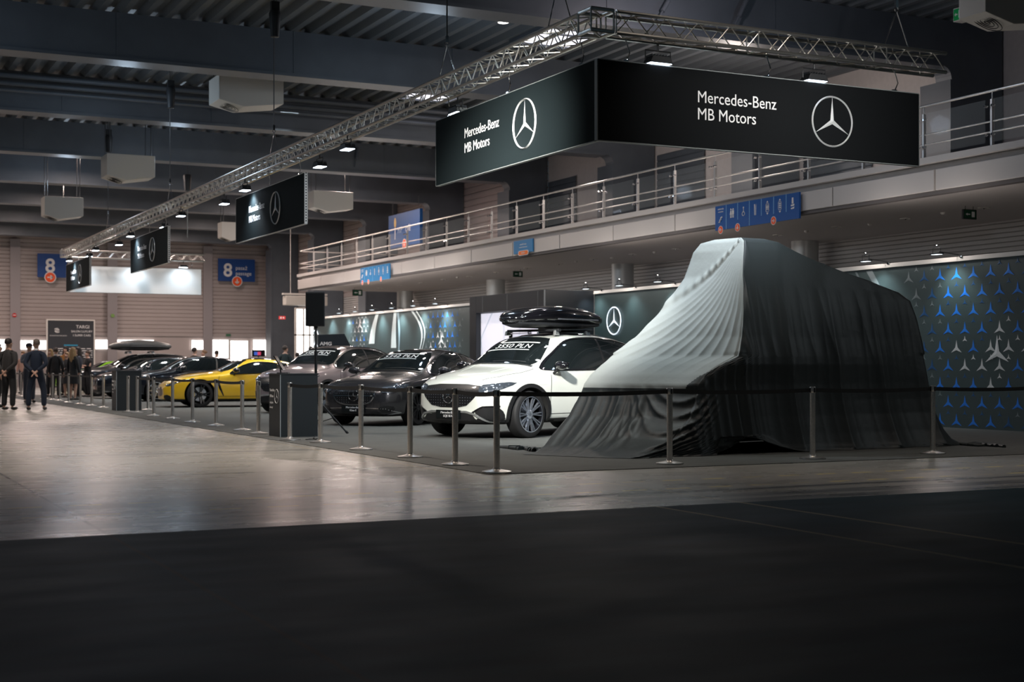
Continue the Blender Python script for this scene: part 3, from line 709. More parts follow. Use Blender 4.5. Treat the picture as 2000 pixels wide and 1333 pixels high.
def guide_sign(px0, px1, yt, yb, yt1, lab, blue):
    a = atx(px0, yt, X_EDGE - .12); a2 = atx(px0, yb, X_EDGE - .12); b = atx(px1, yt1, X_EDGE - .12)
    W = a.y - b.y; z1 = (a.z + b.z) / 2; z0 = a2.z; H_ = z1 - z0
    root = thing('direction_sign', lab, 'sign', (a.x, a.y, z0), R(-90), 'blue direction signs on the balcony fascia')
    mb = MB(); mb.box((0, 0, 0), (W, .04, H_)); mb.build('board', blue, root)
    mb = MB(); [mb.box((xx, .04, H_*.6), (xx + .06, .115, H_*.75)) for xx in (.1*W, .5*W, .85*W)]; mb.build('mounting_brackets', M_BLACK, root)
    mb = MB(); cw = W / 7
    for i in range(1, 7):
        full = i in (1, 3); mb.box((i*cw - .012, -.004, 0 if full else H_*.32), (i*cw + .012, 0, H_))
    mb.build('divider_lines', mat('sign_line', srgb(120, 170, 215), .5), root)
    s = H_ * .55; F = lambda i, z: frameM(((i + .5)*cw, -.001, H_*z), (1, 0, 0), (0, 0, 1)); pic_ = lambda mb: mb.build('pictogram', M_LETTER, root)
    M0 = F(0, .5); mb = MB()
    mb.tube([M0 @ Vector(p) for p in ((-.2*s, -.32*s, .004), (-.08*s, -.32*s, .004), (-.08*s, -.16*s, .004), (.05*s, -.16*s, .004), (.05*s, 0, .004), (.18*s, 0, .004), (.18*s, .08*s, .004))], .018*s/.3, 5); pic_(mb)
    M1 = F(1, .6); mb = MB()
    person_icon(mb, M1 @ Matrix.Translation((-.14*s, 0, 0)), s*.75, True); person_icon(mb, M1 @ Matrix.Translation((.16*s, 0, 0)), s*.75); mb.box((.0, -.3*s, 0), (.012, .32*s, .004), M1); pic_(mb)
    M2 = F(2, .6); mb = MB(); mb.prism([(x, y + .3*s) for x, y in circle(.07*s, 12)], .004, M2); mb.box((-.025*s, -.05*s, 0), (.025*s, .24*s, .004), M2)
    mb.tube([M2 @ Vector((.15*s*math.cos(t), -.15*s + .15*s*math.sin(t), .004)) for t in [2*math.pi*k/16 for k in range(16)]], .025*s, 5, closed=True); pic_(mb)
    M3 = F(3, .6); mb = MB()
    mb.prism([(-.13*s, .4*s), (-.02*s, .4*s), (-.03*s, .1*s), (-.05*s, -.4*s), (-.1*s, -.4*s), (-.12*s, .1*s)], .004, M3); mb.prism([(.03*s, -.4*s), (.08*s, -.4*s), (.12*s, .42*s), (.05*s, .1*s)], .004, M3); pic_(mb)
    mb = MB(); lift_icon(mb, F(4, .6), s, 0); pic_(mb); mb = MB(); lift_icon(mb, F(5, .6), s, 1); pic_(mb)
    M6 = F(6, .6); mb = MB(); mb.prism([(-.08*s, .42*s), (.08*s, .42*s), (.1*s, .0), (-.1*s, .0)], .004, M6); mb.prism([(-.2*s, -.08*s), (.2*s, -.02*s), (.18*s, -.16*s), (-.18*s, -.18*s)], .004, M6); mb.prism([(-.2*s, -.3*s), (.2*s, -.22*s), (.16*s, -.36*s), (-.16*s, -.38*s)], .004, M6); pic_(mb)
    put_text('antresola', H_*.11, frameM((cw*.5, -.002, H_*.83), (1, 0, 0), (0, 0, 1)), M_LETTER, root, align='CENTER'); put_text('mezzanine', H_*.09, frameM((cw*.5, -.002, H_*.72), (1, 0, 0), (0, 0, 1)), M_LETTER, root, align='CENTER')
    r = H_*.17
    arrow_badge(root, F(0, .0), r, math.pi); arrow_badge(root, frameM((2*cw, -.003, 0), (1, 0, 0), (0, 0, 1)), r, -math.pi/2); arrow_badge(root, frameM((5*cw, -.003, 0.03), (1, 0, 0), (0, 0, 1)), r, 0)
guide_sign(1397, 1561, 403, 451, 376, 'blue direction sign with seven pictograms, larger in view, on the fascia right of centre', M_BLUE)
guide_sign(704, 761, 524, 553, 515, 'distant blue direction sign with seven pictograms near the left end of the balcony', M_BLUE2)
# load sign
a = atx(1004, 472, X_EDGE - .08); b = atx(1040, 466, X_EDGE - .08); a2 = atx(1004, 497, X_EDGE - .08); W = a.y - b.y; H_ = a.z - a2.z
root = thing('load_sign', 'small light blue sign with orange pill badge on the balcony fascia', 'sign', (a.x, a.y, a2.z), R(-90))
mb = MB(); mb.box((0, 0, 0), (W, .04, H_)); mb.box((-.03, .0, 0), (0, .075, H_)); mb.build('board', M_BLUE2, root)
put_text('nośność stropu', H_*.17, frameM((W/2, -.002, H_*.62), (1, 0, 0), (0, 0, 1)), M_LETTER, root, align='CENTER'); put_text('maximum load bearing capacity', H_*.12, frameM((W/2, -.002, H_*.42), (1, 0, 0), (0, 0, 1)), M_LETTER, root, align='CENTER', sx=.9)
def pill(w_, h_, n=8): return [(s*(w_/2 - h_/2) + h_/2*math.cos(t), h_/2*math.sin(t)) for s, t0 in ((1, -math.pi/2), (-1, math.pi/2)) for t in [t0 + math.pi*k/n for k in range(n + 1)]]
mb = MB(); mb.prism(pill(W*.56, H_*.38), .006, frameM((W*.52, -.003, 0), (1, 0, 0), (0, 0, 1))); bd = mb.build('badge', M_LETTER, root)
mb = MB(); mb.prism(pill(W*.5, H_*.30), .009, frameM((W*.52, -.003, 0), (1, 0, 0), (0, 0, 1))); mb.build('badge_face', mat('badge_orange', srgb(250, 120, 20), .5), bd)
put_text('5 kN/m²', H_*.2, frameM((W*.52, -.0135, -H_*.06), (1, 0, 0), (0, 0, 1)), M_LETTER, bd, align='CENTER')
# café sign hanging above the balcony
XC = 21.2; a = atx(759, 423, XC); b = atx(820, 409, XC); a2 = atx(759, 487, XC); W = a.y - b.y; H_ = a.z - a2.z
root = thing('cafe_sign', 'large blue café sign with fork and arrow badge hanging behind the balcony railing', 'sign', (XC, a.y, a2.z), R(-90))
cm = mat('cafe_blue', srgb(0, 75, 140), .45); mb = MB(); mb.box((0, 0, 0), (W, .12, H_)); mb.build('board', cm, root)
put_text('MTP', H_*.26, frameM((W*.30, -.002, H_*.42), (1, 0, 0), (0, 0, 1)), mat('thin_letter', (.5, .62, .75), .5), root, sx=.75); put_text('café', H_*.30, frameM((W*.55, -.002, H_*.42), (1, 0, 0), (0, 0, 1)), M_LETTER, root, sx=.85)
Mi = frameM((W*.22, -.002, H_*.75), (1, 0, 0), (0, 0, 1)); mb = MB(); mb.prism([(x*.7, y*1.3) for x, y in circle(H_*.12)], .004, Mi); ic = mb.build('cutlery_icon', mat('icon_gold', srgb(225, 190, 120), .5), root)
mb = MB(); mb.prism([(-.03, -H_*.1), (.03, -H_*.1), (.02, -H_*.5), (-.05, -H_*.5)], .004, Mi); mb.build('cutlery_handle', M_LETTER, ic)
arrow_badge(root, frameM((W*.52, -.004, H_*.06), (1, 0, 0), (0, 0, 1)), H_*.16, -math.pi/2)
mb = MB()
for xx in (.1*W, .92*W): mb.bar((xx, .06, H_), (xx, .06, Z_BEAM - .06 - a2.z), .008, 5)
mb.build('hanging_wires', MATS['dark_chain'], root)
# big number signs in front of the far wall
def num_sign(px0, px1, y0, y1, lab, extra, bpx, ang, npx):
    Yn = Y_END - .5; a = aty(px0, y0, Yn); b = aty(px1, y1, Yn); W = b.x - a.x; H_ = a.z - b.z
    root = thing('number_sign', lab, 'sign', (a.x, Yn, b.z), 0, 'blue hall number signs')
    mb = MB(); mb.box((0, 0, 0), (W, .06, H_)); mb.build('board', mat('number_blue', srgb(10, 65, 135), .5), root)
    mb = MB(); [mb.box((xx, .06, H_*.3), (xx + .05, .46, H_*.36)) for xx in (.2, W - .25)]; mb.build('wall_bracket', MATS['dark_chain'], root)
    cx = aty(npx, y0, Yn).x - a.x
    put_text('8', H_*.82, frameM((cx, -.002, H_*.22), (1, 0, 0), (0, 0, 1)), M_LETTER, root, align='CENTER', bold=.02, name='number')
    if extra: put_text('pasaż', H_*.24, frameM((W*.47, -.002, H_*.52), (1, 0, 0), (0, 0, 1)), M_LETTER, root); put_text('passage', H_*.24, frameM((W*.47, -.002, H_*.28), (1, 0, 0), (0, 0, 1)), M_LETTER, root)
    arrow_badge(root, frameM((aty(bpx, y0, Yn).x - a.x, -.004, 0), (1, 0, 0), (0, 0, 1)), .30, ang)
num_sign(73, 131, 495, 543, 'blue hall number sign with right arrow, left of the furthest black banner', False, 98, 0, 98)
num_sign(426, 498, 505, 551, 'blue hall number and passage sign with down arrow, right of the white banner', True, 463, -math.pi/2, 445)
# exit signs
def exit_box(loc, size, lab, mats, hang=None, rz=0, arrow=-1):
    w_, d_, h_ = size; root = thing('exit_sign', lab, 'exit sign', loc, rz, 'green exit signs')
    mb = MB(); mb.box((-w_/2, -d_/2, 0), (w_/2, d_/2, h_)); mb.build('housing', mats[1], root)
    for nm, M, ww in (('sign_face', frameM((0, -d_/2 - .002, h_/2), (1, 0, 0), (0, 0, 1)), w_), ('sign_face', frameM((-w_/2 - .002, 0, h_/2), (0, -1, 0), (0, 0, 1)), d_)):
        if ww < .1: continue
        mb = MB(); mb.box((-ww*.45, -h_*.43, -.002), (ww*.45, h_*.43, 0), M); f = mb.build(nm, mats[0], root)
        mb = MB(); s = h_; mb.prism([(-.34*ww, 0), (-.2*ww, .14*s), (-.2*ww, .05*s), (0, .05*s), (0, -.05*s), (-.2*ww, -.05*s), (-.2*ww, -.14*s)], .003, M); mb.box((.12*ww, -.28*s, 0), (.34*ww, .28*s, .003), M); mb.build('exit_symbol', M_LETTER, f)
    if hang:
        mb = MB(); mb.bar((-w_*.3, 0, h_), (-w_*.3, 0, h_ + hang), .007, 5); mb.bar((w_*.3, 0, h_), (w_*.3, 0, h_ + hang), .007, 5); mb.build('hanging_rods', MATS['dark_chain'], root)
    return root
p = aty(1879, 42, 22.0); exit_box((p.x, 22.0, p.z), (.24, .24, .27), 'green exit cube hanging at the top right corner', (M_GREEN, M_WHITE), Z_ROOF + .1 - p.z - .27, 0)
p = aty(735, 382, 57.0); exit_box((p.x, 57.0, p.z), (.28, .25, .26), 'small green exit box hanging before a far roof beam', (M_GREEN, M_WHITE), Z_ROOF + .1 - p.z - .26, 0)
p = fl(1011, 526, ZS); exit_box((p.x, p.y, ZS - .27), (.36, .05, .2), 'dark green exit sign under the balcony, below the small light blue sign', (M_GREEND, M_BLACK), .075, 0)
p = fl(1893, 403, ZS); exit_box((p.x, p.y, ZS - .27), (.36, .05, .2), 'dark green exit sign under the balcony at the right edge', (M_GREEND, M_BLACK), .075, 0)
p = fl(698, 563, ZS); exit_box((p.x, p.y, ZS - .33), (.44, .05, .26), 'dark exit sign under the left end of the balcony', (M_GREEND, M_BLACK), .075, 0)
def plate(name, lab, cat, M, w_, h_, m, inner=None):
    root = thing(name, lab, cat, M.translation); Q = M.copy(); Q.translation = (0, 0, 0)
    mb = MB(); mb.box((-w_/2, -h_/2, -.01), (w_/2, h_/2, .004), Q); mb.build('plate', m, root)
    if inner: mb = MB(); mb.box((-w_*.3, -h_*.28, .004), (-w_*.06, h_*.28, .007), Q); mb.box((w_*.1, -h_*.25, .004), (w_*.3, h_*.25, .007), Q); mb.build('symbol', M_LETTER, root)
p = atx(1189, 359, X_WALL - .04); plate('fire_sign', 'small red fire sign on the pale wall behind the balcony railing', 'sign', frameM(p, (0, -1, 0), (0, 0, 1)), .36, .2, M_RED, 1)
p = atx(1357, 318, X_WALL - .04); plate('escape_sign', 'tiny green sign on the pale wall under the largest banner', 'sign', frameM(p, (0, -1, 0), (0, 0, 1)), .3, .1, M_GREEND)
p = aty(551, 621, FR_Y[6] - .02); plate('fire_sign', 'red fire sign on the far column left of the loudspeaker', 'sign', frameM(p, (1, 0, 0), (0, 0, 1)), .34, .16, mat('bright_red', srgb(235, 50, 50), .5), 1)
p = aty(28, 616, Y_END - .42); root = thing('no_entry_sign', 'round red sign on the leftmost post of the far wall', 'sign', p); mb = MB(); mb.prism(circle(.11), .03, frameM((0, 0, 0), (1, 0, 0), (0, 0, 1))); mb.build('plate', M_RED, root); mb = MB(); mb.box((-.075, -.034, -.02), (.075, -.03, .02)); mb.build('white_bar', M_LETTER, root)
p = aty(220, 617, Y_END - .42); root = thing('green_disc_sign', 'round pale green sign on a post of the far wall', 'sign', p); mb = MB(); mb.prism(circle(.10), .03, frameM((0, 0, 0), (1, 0, 0), (0, 0, 1))); mb.build('plate', mat('pale_green', srgb(130, 170, 90), .5), root)
p = aty(446, 655, Y_END - .1); plate('exit_plate', 'small green plate on the far wall right of the second post', 'sign', frameM(p, (1, 0, 0), (0, 0, 1)), .28, .14, mat('plate_green', srgb(70, 120, 90), .5))

# event board in front of the far wall
Yb = 77.0; a = aty(93, 626, Yb); b = aty(183, 626, Yb); W = b.x - a.x; HB = a.z
root = thing('event_board', 'tall dark event board with white lettering behind the group of people', 'board', (a.x, Yb, 0))
mb = MB(); mb.box((0, 0, 0), (W, .08, HB)); mb.build('board', mat('board_print', (.020, .024, .032), .45), root)
mb = MB(); [mb.box(q0, q1) for q0, q1 in (((-.06, -.02, 0), (0, .1, HB + .06)), ((W, -.02, 0), (W + .06, .1, HB + .06)), ((0, -.02, HB), (W, .1, HB + .06)))]; mb.build('frame', M_WHITE, root)
FT = lambda x, z: frameM((x*W, -.003, HB*z), (1, 0, 0), (0, 0, 1))
put_text('SALON LUXURY', .15, FT(.74, .825), M_LETTER, root, align='CENTER', spacing=1.0); put_text('I SUPER CARS', .15, FT(.74, .765), M_LETTER, root, align='CENTER'); put_text('TARGI', .24, FT(.76, .885), M_LETTER, root, align='CENTER')
put_text('POZNAŃ MOTOR SHOW', .075, FT(.23, .765), M_LETTER, root, align='CENTER')
mb = MB(); Mc = FT(.2, .85)
for k in range(2): mb.tube([Mc @ Vector(((.10+.04*t)*math.cos(t*2.6 + k*math.pi), (.10+.04*t)*math.sin(t*2.6 + k*math.pi)*.8, 0)) for t in [j/8 for j in range(9)]], .022, 5)
mb.tube([Mc @ Vector((.05*math.cos(t), .05*math.sin(t), 0)) for t in [k*.7 for k in range(9)]], .018, 5, closed=True); mb.build('logo', M_LETTER, root)
mb = MB(); mb.box((-.35, -.03, 0), (.35, .03, .003), FT(.5, .63)); mb.build('blue_strip', mat('strip_cyan', srgb(30, 150, 190), .5), root)
mb = MB(); rd = random.Random(2)
for i in range(5):
    x = .05 if i % 3 else .2
    while x < .95: w_ = rd.uniform(.08, .24); w_ = min(w_, .97 - x); mb.box((x*W, -.006, HB*(.575 - .032*i)), ((x + w_)*W, -.002, HB*(.575 - .032*i) + .035)); x += w_ + .03
mb.build('schedule_lines', M_LETTER, root)
# small screen and light panels at the far doors
a = aty(492, 684, 76.5); b = aty(518, 697, 76.5); root = thing('monitor', 'small dark monitor with pink and blue picture near the far doors', 'monitor', (a.x, 76.5, 0))
mb = MB(); mb.box((0, 0, b.z), (b.x - a.x, .06, a.z)); mb.build('screen', M_GLOSSBLK, root); mb = MB(); mb.box((.12, -.004, b.z + .08), (.32, -.001, a.z - .1)); mb.mi = 1; mb.box((.32, -.004, b.z + .08), (.5, -.001, a.z - .1)); mb.build('picture', [mat('px_blue', srgb(60, 100, 200), .5, emit=.5), mat('px_pink', srgb(210, 70, 110), .5, emit=.5)], root)
mb = MB(); mb.box(((b.x-a.x)/2 - .03, .02, 0), ((b.x-a.x)/2 + .03, .05, b.z)); mb.box(((b.x-a.x)/2 - .25, -.15, 0), ((b.x-a.x)/2 + .25, .2, .03)); mb.build('stand', M_BLACK, root)
# air heaters under the roof
def heater(pxl, pxc, pxr, yb_, Y, lab, zt=8.2):
    p = aty(pxc, yb_, Y); r_ = aty(pxr, yb_, Y); W = r_.x - p.x; root = thing('air_heater', lab, 'heater', (p.x, Y, p.z), 0, 'white air heaters under the roof')
    q = atx(pxl, yb_, p.x); D = max(.6, min(1.3, q.y - Y)); h_ = .62
    mb = MB(); vs = [(0,0,0),(W,0,0),(W,D,0),(0,D,0),(0,0,h_),(W,0,h_),(W,D,h_),(0,D,h_),(W*.38,0,-.14),(W*.38,D,-.14)]
    mb.add(vs, [(4,5,6,7),(0,8,1,5,4),(1,2,6,5),(2,9,3,7,6),(3,0,4,7),(0,3,9,8),(8,9,2,1)]); mb.build('housing', mat('heater_enamel', (.62, .60, .55), .45), root, bevel=.01)
    mb = MB(); Mg = frameM((W*.2, D*.5, -.085), (.94, 0, -.34), (0, -1, 0))
    for rr in (.30, .22, .14, .06): mb.tube([Mg @ Vector((rr*W*.6*math.cos(t), rr*D*math.sin(t), 0)) for t in [2*math.pi*k/20 for k in range(20)]], .008, 5, closed=True)
    mb.build('fan_grille', MATS['dark_chain'], root)
    mb = MB(); [mb.bar((x, y, h_), (x, y, Z_ROOF + .1 - p.z), .012, 5) for x in (.1, W - .1) for y in (.1, D - .1)]; mb.build('hanging_rods', MATS['dark_chain'], root)
heater(408, 428, 554, 193, 34.4, 'white air heater under the roof, largest in view, upper left')
heater(197, 209, 303, 341, 41.9, 'white air heater under the roof, left of the second black banner')
heater(80, 87, 163, 419, 49.4, 'white air heater furthest left in view')
heater(601, 613, 690, 405, 49.6, 'white air heater just right of the second black banner')
heater(425, 433, 480, 463, 57.2, 'white air heater half hidden behind the second black banner')
heater(1915, 1925, 2070, 22, 17.3, 'dark looking air heater cut by the top right corner')
# service pipes in front of the third frame
for k, (yy_, z, r) in enumerate(((38.55, 8.62, .07), (38.45, 8.40, .06), (38.3, 8.20, .045))):
    mb = MB(); mb.tube([(-25, yy_, z), (-12, yy_, z), (X_FRAME - .4, yy_, z)], r, 10); o = mb.build('service_pipe', M_STEEL, smooth=40)
    tag(o, 'long grey service pipe under the roof behind the highest chain bag, ' + ['top one of three', 'middle one of three', 'bottom one of three'][k], 'pipe', 'service pipes under the roof')
# roof lights
M_ROOFL = mat('roof_light', (.9, .9, 1), .5, emit=1.5, ecol=(.90, .88, .98)); k = 20
for pts in (((1005, 80), (1063, 50), (1172, 62), (1120, 92)), ((783, 188), (815, 175), (900, 180), (880, 200))):
    q = [fl(a, b, Z_ROOF - .02) for a, b in pts]; x0, x1 = (q[0].x + q[1].x)/2, (q[2].x + q[3].x)/2; y0, y1 = sum(sorted(v.y for v in q)[:2])/2, sum(sorted(v.y for v in q)[2:])/2
    mb = MB(); mb.mi = 0; mb.box((x0, y0, Z_ROOF - .03), (x1, y1, Z_ROOF + .02)); mb.mi = 1
    t = .08; mb.box((x0-t, y0-t, Z_ROOF - .08), (x0, y1+t, Z_ROOF)); mb.box((x1, y0-t, Z_ROOF - .08), (x1+t, y1+t, Z_ROOF)); mb.box((x0, y0-t, Z_ROOF - .08), (x1, y0, Z_ROOF)); mb.box((x0, y1, Z_ROOF - .08), (x1, y1+t, Z_ROOF)); mb.box((x0, y0 + (y1-y0)*.3, Z_ROOF - .07), (x1, y0 + (y1-y0)*.3 + .05, Z_ROOF - .03))
    struct(mb, 'window_%d' % k, [M_ROOFL, M_STEEL]); k += 1
p = fl(983, 44, 8.45); root = thing('high_bay_lamp', 'round lit ceiling lamp near the top edge, left of the bright roof light', 'ceiling lamp', (p.x, p.y, 8.45))
mb = MB(); mb.lathe([(.13, 0), (.13, .12), (.07, .2), (.02, .22)], 20); mb.bar((0, 0, .2), (0, 0, .45), .012); mb.build('housing', M_WHITE, root, smooth=40); mb = MB(); mb.lathe([(.11, -.004), (.001, -.012)], 20); mb.build('lens', mat('warm_lamp', (1, 1, 1), .5, emit=5, ecol=(1, .93, .85)), root)
# dark round lamp hanging at the top edge over the truss corner, lighting the beam behind it
p = aty(1340, -14, 22.3); root = thing('pendant_lamp', 'dark round pendant lamp cut by the top edge above the front truss', 'ceiling lamp', (p.x, p.y, p.z))
mb = MB(); mb.lathe([(.02, .25), (.10, .22), (.22, .10), (.30, .0), (.27, .01), (.1, .12)], 28); mb.build('shade', M_BLACK, root, smooth=40); mb = MB(); mb.bar((0, 0, .2), (0, 0, 9.0 - p.z), .012); mb.build('cable', M_BLACK, root)
l = bpy.data.lights.new('pendant_bulb', 'POINT'); l.energy = 80; l.color = (1, .88, .92); l.shadow_soft_size = .1; lo = bpy.data.objects.new('pendant_bulb', l); COL.objects.link(lo); lo.location = (p.x, p.y + .1, p.z - .12)
# diagonal stays between beam and wall panels (thin tubes near the top)
for i, (a, b) in enumerate((((1306, 0), (1284, 40)), ((1458, 0), (1432, 57)), ((1000, 84), (985, 108)), ((700, 288), (693, 326)))):
    Y = (24.0, 24.0, 31.4, 46.4)[i]; p = aty(*a, Y); q = aty(*b, Y); mb = MB(); mb.bar(p, p.lerp(q, .55), .05, 10); mb.bar(p.lerp(q, .5), q, .022, 8); o = mb.build('stay_rod', M_STEEL, smooth=40)
    tag(o, 'grey tubular stay on a roof beam, ' + ['above the truss corner', 'above the right half of the front truss', 'left of the large bright roof light', 'below the middle of the long truss'][i], 'stay', 'tubular stays on the roof beams')
# air curtain over the door left of the loudspeaker
p = aty(558, 588, 66.0); q = aty(640, 588, 66.0); root = thing('air_curtain', 'long white air curtain above the bright side door left of the loudspeaker', 'air curtain', (p.x, 66.0, p.z))
mb = MB(); mb.box((0, 0, -.2), (q.x - p.x, .5, .25)); mb.build('housing', MATS['heater_enamel'], root, bevel=.03); mb = MB(); mb.box((-.1, .05, .3), (q.x - p.x, .3, .38)); mb.bar((.3, .2, .25), (.3, .2, Z_ROOF + .1 - p.z), .015); mb.build('bracket', M_WHITE, root)
# bright side door
p = aty(579, 604, 67.0); q = aty(603, 735, 67.0); k = 30
mb = MB(); mb.mi = 0; mb.box((p.x, 67.0, 0.05), (q.x + .6, 67.04, p.z)); mb.mi = 1
for xx in (p.x - .08, p.x + (q.x - p.x)*.5, q.x): mb.box((xx, 66.95, 0), (xx + .07, 67.08, p.z))
for zz in (1.2, 2.6, p.z): mb.box((p.x - .08, 66.95, zz), (q.x + .6, 67.08, zz + .07))
struct(mb, 'door_1', [M_SKYL, M_WHITE])
# ================================================================= stanchions
M_BELT = mat('belt_webbing', (.010, .011, .012), .6); M_POST = mat('stanchion_steel', (.74, .70, .66), .30, .92, noise=.1, nscale=40)
rowA = [(970,925),(889,910),(801,895),(705,880),(626,866),(566,861),(505,849),(473,842),(422,833),(376,826),(337,819),(300,813.6),(268,807.6),(250,806),(202,797.6),(179,793.6),(157,790.6),(134,787),(117,783.6),(103,782),(88,780),(41,775),(32,771.6)]
rowF = [(1308,908),(1587,898),(1822,888)]
ptsA = [fl(*p) for p in rowA]; ptsF = [fl(*p) for p in rowF]; ptsF.append(ptsF[-1] + Vector((2.03, .05, 0))); back = fl(289, 802)
HS = .888
def stanchion_proto():
    root = thing('stanchion', 'x', 'barrier post')
    mb = MB(); mb.lathe([(.155, 0), (.16, .012), (.158, .022), (.10, .034), (.045, .045), (.038, .06)], 36); mb.build('base', M_POST, root, smooth=30)
    mb = MB(); mb.lathe([(.034, .05), (.034, HS - .075)], 20); mb.build('post', M_POST, root, smooth=40)
    mb = MB(); mb.lathe([(.036, HS - .075), (.038, HS - .07), (.038, HS - .01), (.034, HS), (.002, HS)], 20); hd = mb.build('belt_head', M_POST, root, smooth=40)
    mb = MB(); mb.box((-.041, -.012, HS - .07), (.041, .012, HS - .012)); mb.box((-.012, -.041, HS - .07), (.012, .041, HS - .012)); mb.build('belt_slot', M_BLACK, hd)
    return root
SP = stanchion_proto(); SP.location = ptsA[0]
labs = ['nearest one at the carpet corner', 'second from the carpet corner, before the white car', 'third from the carpet corner', 'fourth from the corner, before the dark grey car', 'just right of the near black podium', 'in front of the near black podium', 'left of the near podium, its base peeking out', 'first of three before the yellow car, from the right', 'second of three before the yellow car', 'before the front wheel of the yellow car', 'between yellow car and dark car wheel', 'before the silver spoked wheel of the dark car', 'just right of the far podium', 'in front of the far podium', 'just left of the far podium', 'before the dark wheel of the roof box car', 'third left of the far podium', 'fourth left of the far podium', 'before the long haired women, right one', 'before the long haired women, left one', 'beside the blue suited man', 'furthest but one, between the two suited men', 'furthest, left end of the row']
def belt(root, a, b):
    d = (b - a); L = d.length; mb = MB(); vs = []; n = 9; z = HS - .041
    dl = Matrix.Rotation(-root.rotation_euler.z, 3, 'Z') @ d; u = dl.normalized(); s_ = Vector((-u.y, u.x, 0)) * .002
    for i in range(n):
        t = i / (n - 1); p = u * (.036 + (L - .072) * t); zz = z - .035 * 4 * t * (1 - t) * .5
        for q in (s_, -s_):
            vs += [p + q + Vector((0, 0, zz - .024)), p + q + Vector((0, 0, zz + .024))]
    fs = []
    for i in range(n - 1):
        k = i*4; fs += [(k, k+4, k+5, k+1), (k+2, k+3, k+7, k+6), (k+1, k+5, k+7, k+3), (k, k+2, k+6, k+4)]
    mb.add(vs, fs + [(0, 1, 3, 2), (n*4-4, n*4-2, n*4-1, n*4-3)]); mb.build('belt', M_BELT, root)
SP['label'] = 'silver belt barrier post, ' + labs[0]; SP['group'] = 'belt barrier posts round the stand'
row_objs = [SP]
for p, l in zip(ptsA[1:], labs[1:]): row_objs.append(dup(SP, p, 0, 'silver belt barrier post, ' + l))
frow = []
for p, l in zip(ptsF, ('in front of the covered van, left one', 'in front of the covered van, middle one', 'in front of the covered van, right one', 'out of view beyond the right edge')): frow.append(dup(SP, p, 0, 'silver belt barrier post, ' + l))
bk = dup(SP, back, 0, 'silver belt barrier post standing back beside the silver spoked wheel')
for i in range(len(ptsA) - 1):
    if i in (5, 6, 12, 13): continue
    belt(row_objs[i], ptsA[i], ptsA[i + 1])
belt(row_objs[5], ptsA[5], ptsA[6]) if False else None
belt(frow[0], ptsF[0], ptsA[0])
for i in range(3): belt(frow[i + 1], ptsF[i + 1], ptsF[i])
belt(row_objs[5], ptsA[5], ptsA[4]) if False else None

# ================================================================= podiums
def podium(px, py, label, tablet):
    p = fl(px, py); root = thing('podium', label, 'podium', (p.x, p.y, 0), 0, 'black exhibition podiums'); W, D, H_ = .62, .62, 1.0
    mb = MB(); mb.box((0, 0, 0), (W, D, H_)); mb.build('body', mat('podium_laminate', (.014, .019, .022), .5), root, bevel=.004)
    mb = MB(); mb.box((-.012, -.012, H_ - .0), (W + .012, D + .012, H_ + .022)); mb.build('top', mat('podium_top', (.03, .034, .037), .35), root)
    mb = MB(); mb.box((-.004, -.004, 0), (.006, .006, H_)); mb.build('corner_strip', mat('podium_edge', (.45, .5, .52), .4), root)
    F = lambda y, z: frameM((-.004, y, z), (0, -1, 0), (0, 0, 1))
    for s_, y, z, t in ((.062, D*.90, .73, 'Mercedes-Benz'), (.062, D*.90, .635, 'MB Motors'), (.046, D*.90, .535, 'obsługa klienta'), (.046, D*.90, .46, 'mbmotors.pl')): put_text(t, s_, F(y, z), M_LETTER, root, sx=.66)
    mb = MB(); star_mb(mb, .115, F(D*.30, .655), depth=.006); mb.build('emblem', M_SILVER, root, recalc=False)
    return root
P1 = podium(547.5, 855.5, 'black podium with star emblem, larger and nearer one, left of the loudspeaker stand', True)
P2 = podium(227.5, 803.5, 'black podium with star emblem, further one among the dark cars', False)
p0 = P1.location
root = thing('tablet', 'black tablet tilted on a small stand on the near podium', 'tablet', p0 + Vector((.18, .40, 1.022)), R(63))
mb = MB(); mb.box((-.13, -.01, .0), (.13, .01, .27), Matrix.Translation((0, 0, .05)) @ Matrix.Rotation(R(-32), 4, 'X')); mb.build('screen', M_GLOSSBLK, root, bevel=.006)
mb = MB(); mb.box((-.08, -.08, 0), (.08, .10, .012)); mb.bar((0, .05, .01), (0, .06, .14), .012); mb.build('stand', M_BLACK, root)
# white leaflet column beside the podium
p = fl(614, 851); root = thing('display_stand', 'narrow white display column between podium and loudspeaker pole', 'display column', (p.x - .02, p.y + .35, 0))
mb = MB(); mb.box((-.06, -.03, .02), (.05, .03, .82)); mb.build('column', mat('white_laminate', (.7, .74, .78), .4), root, bevel=.004); mb = MB(); mb.box((-.13, -.12, 0), (.13, .12, .02)); mb.build('base', M_BLACK, root)

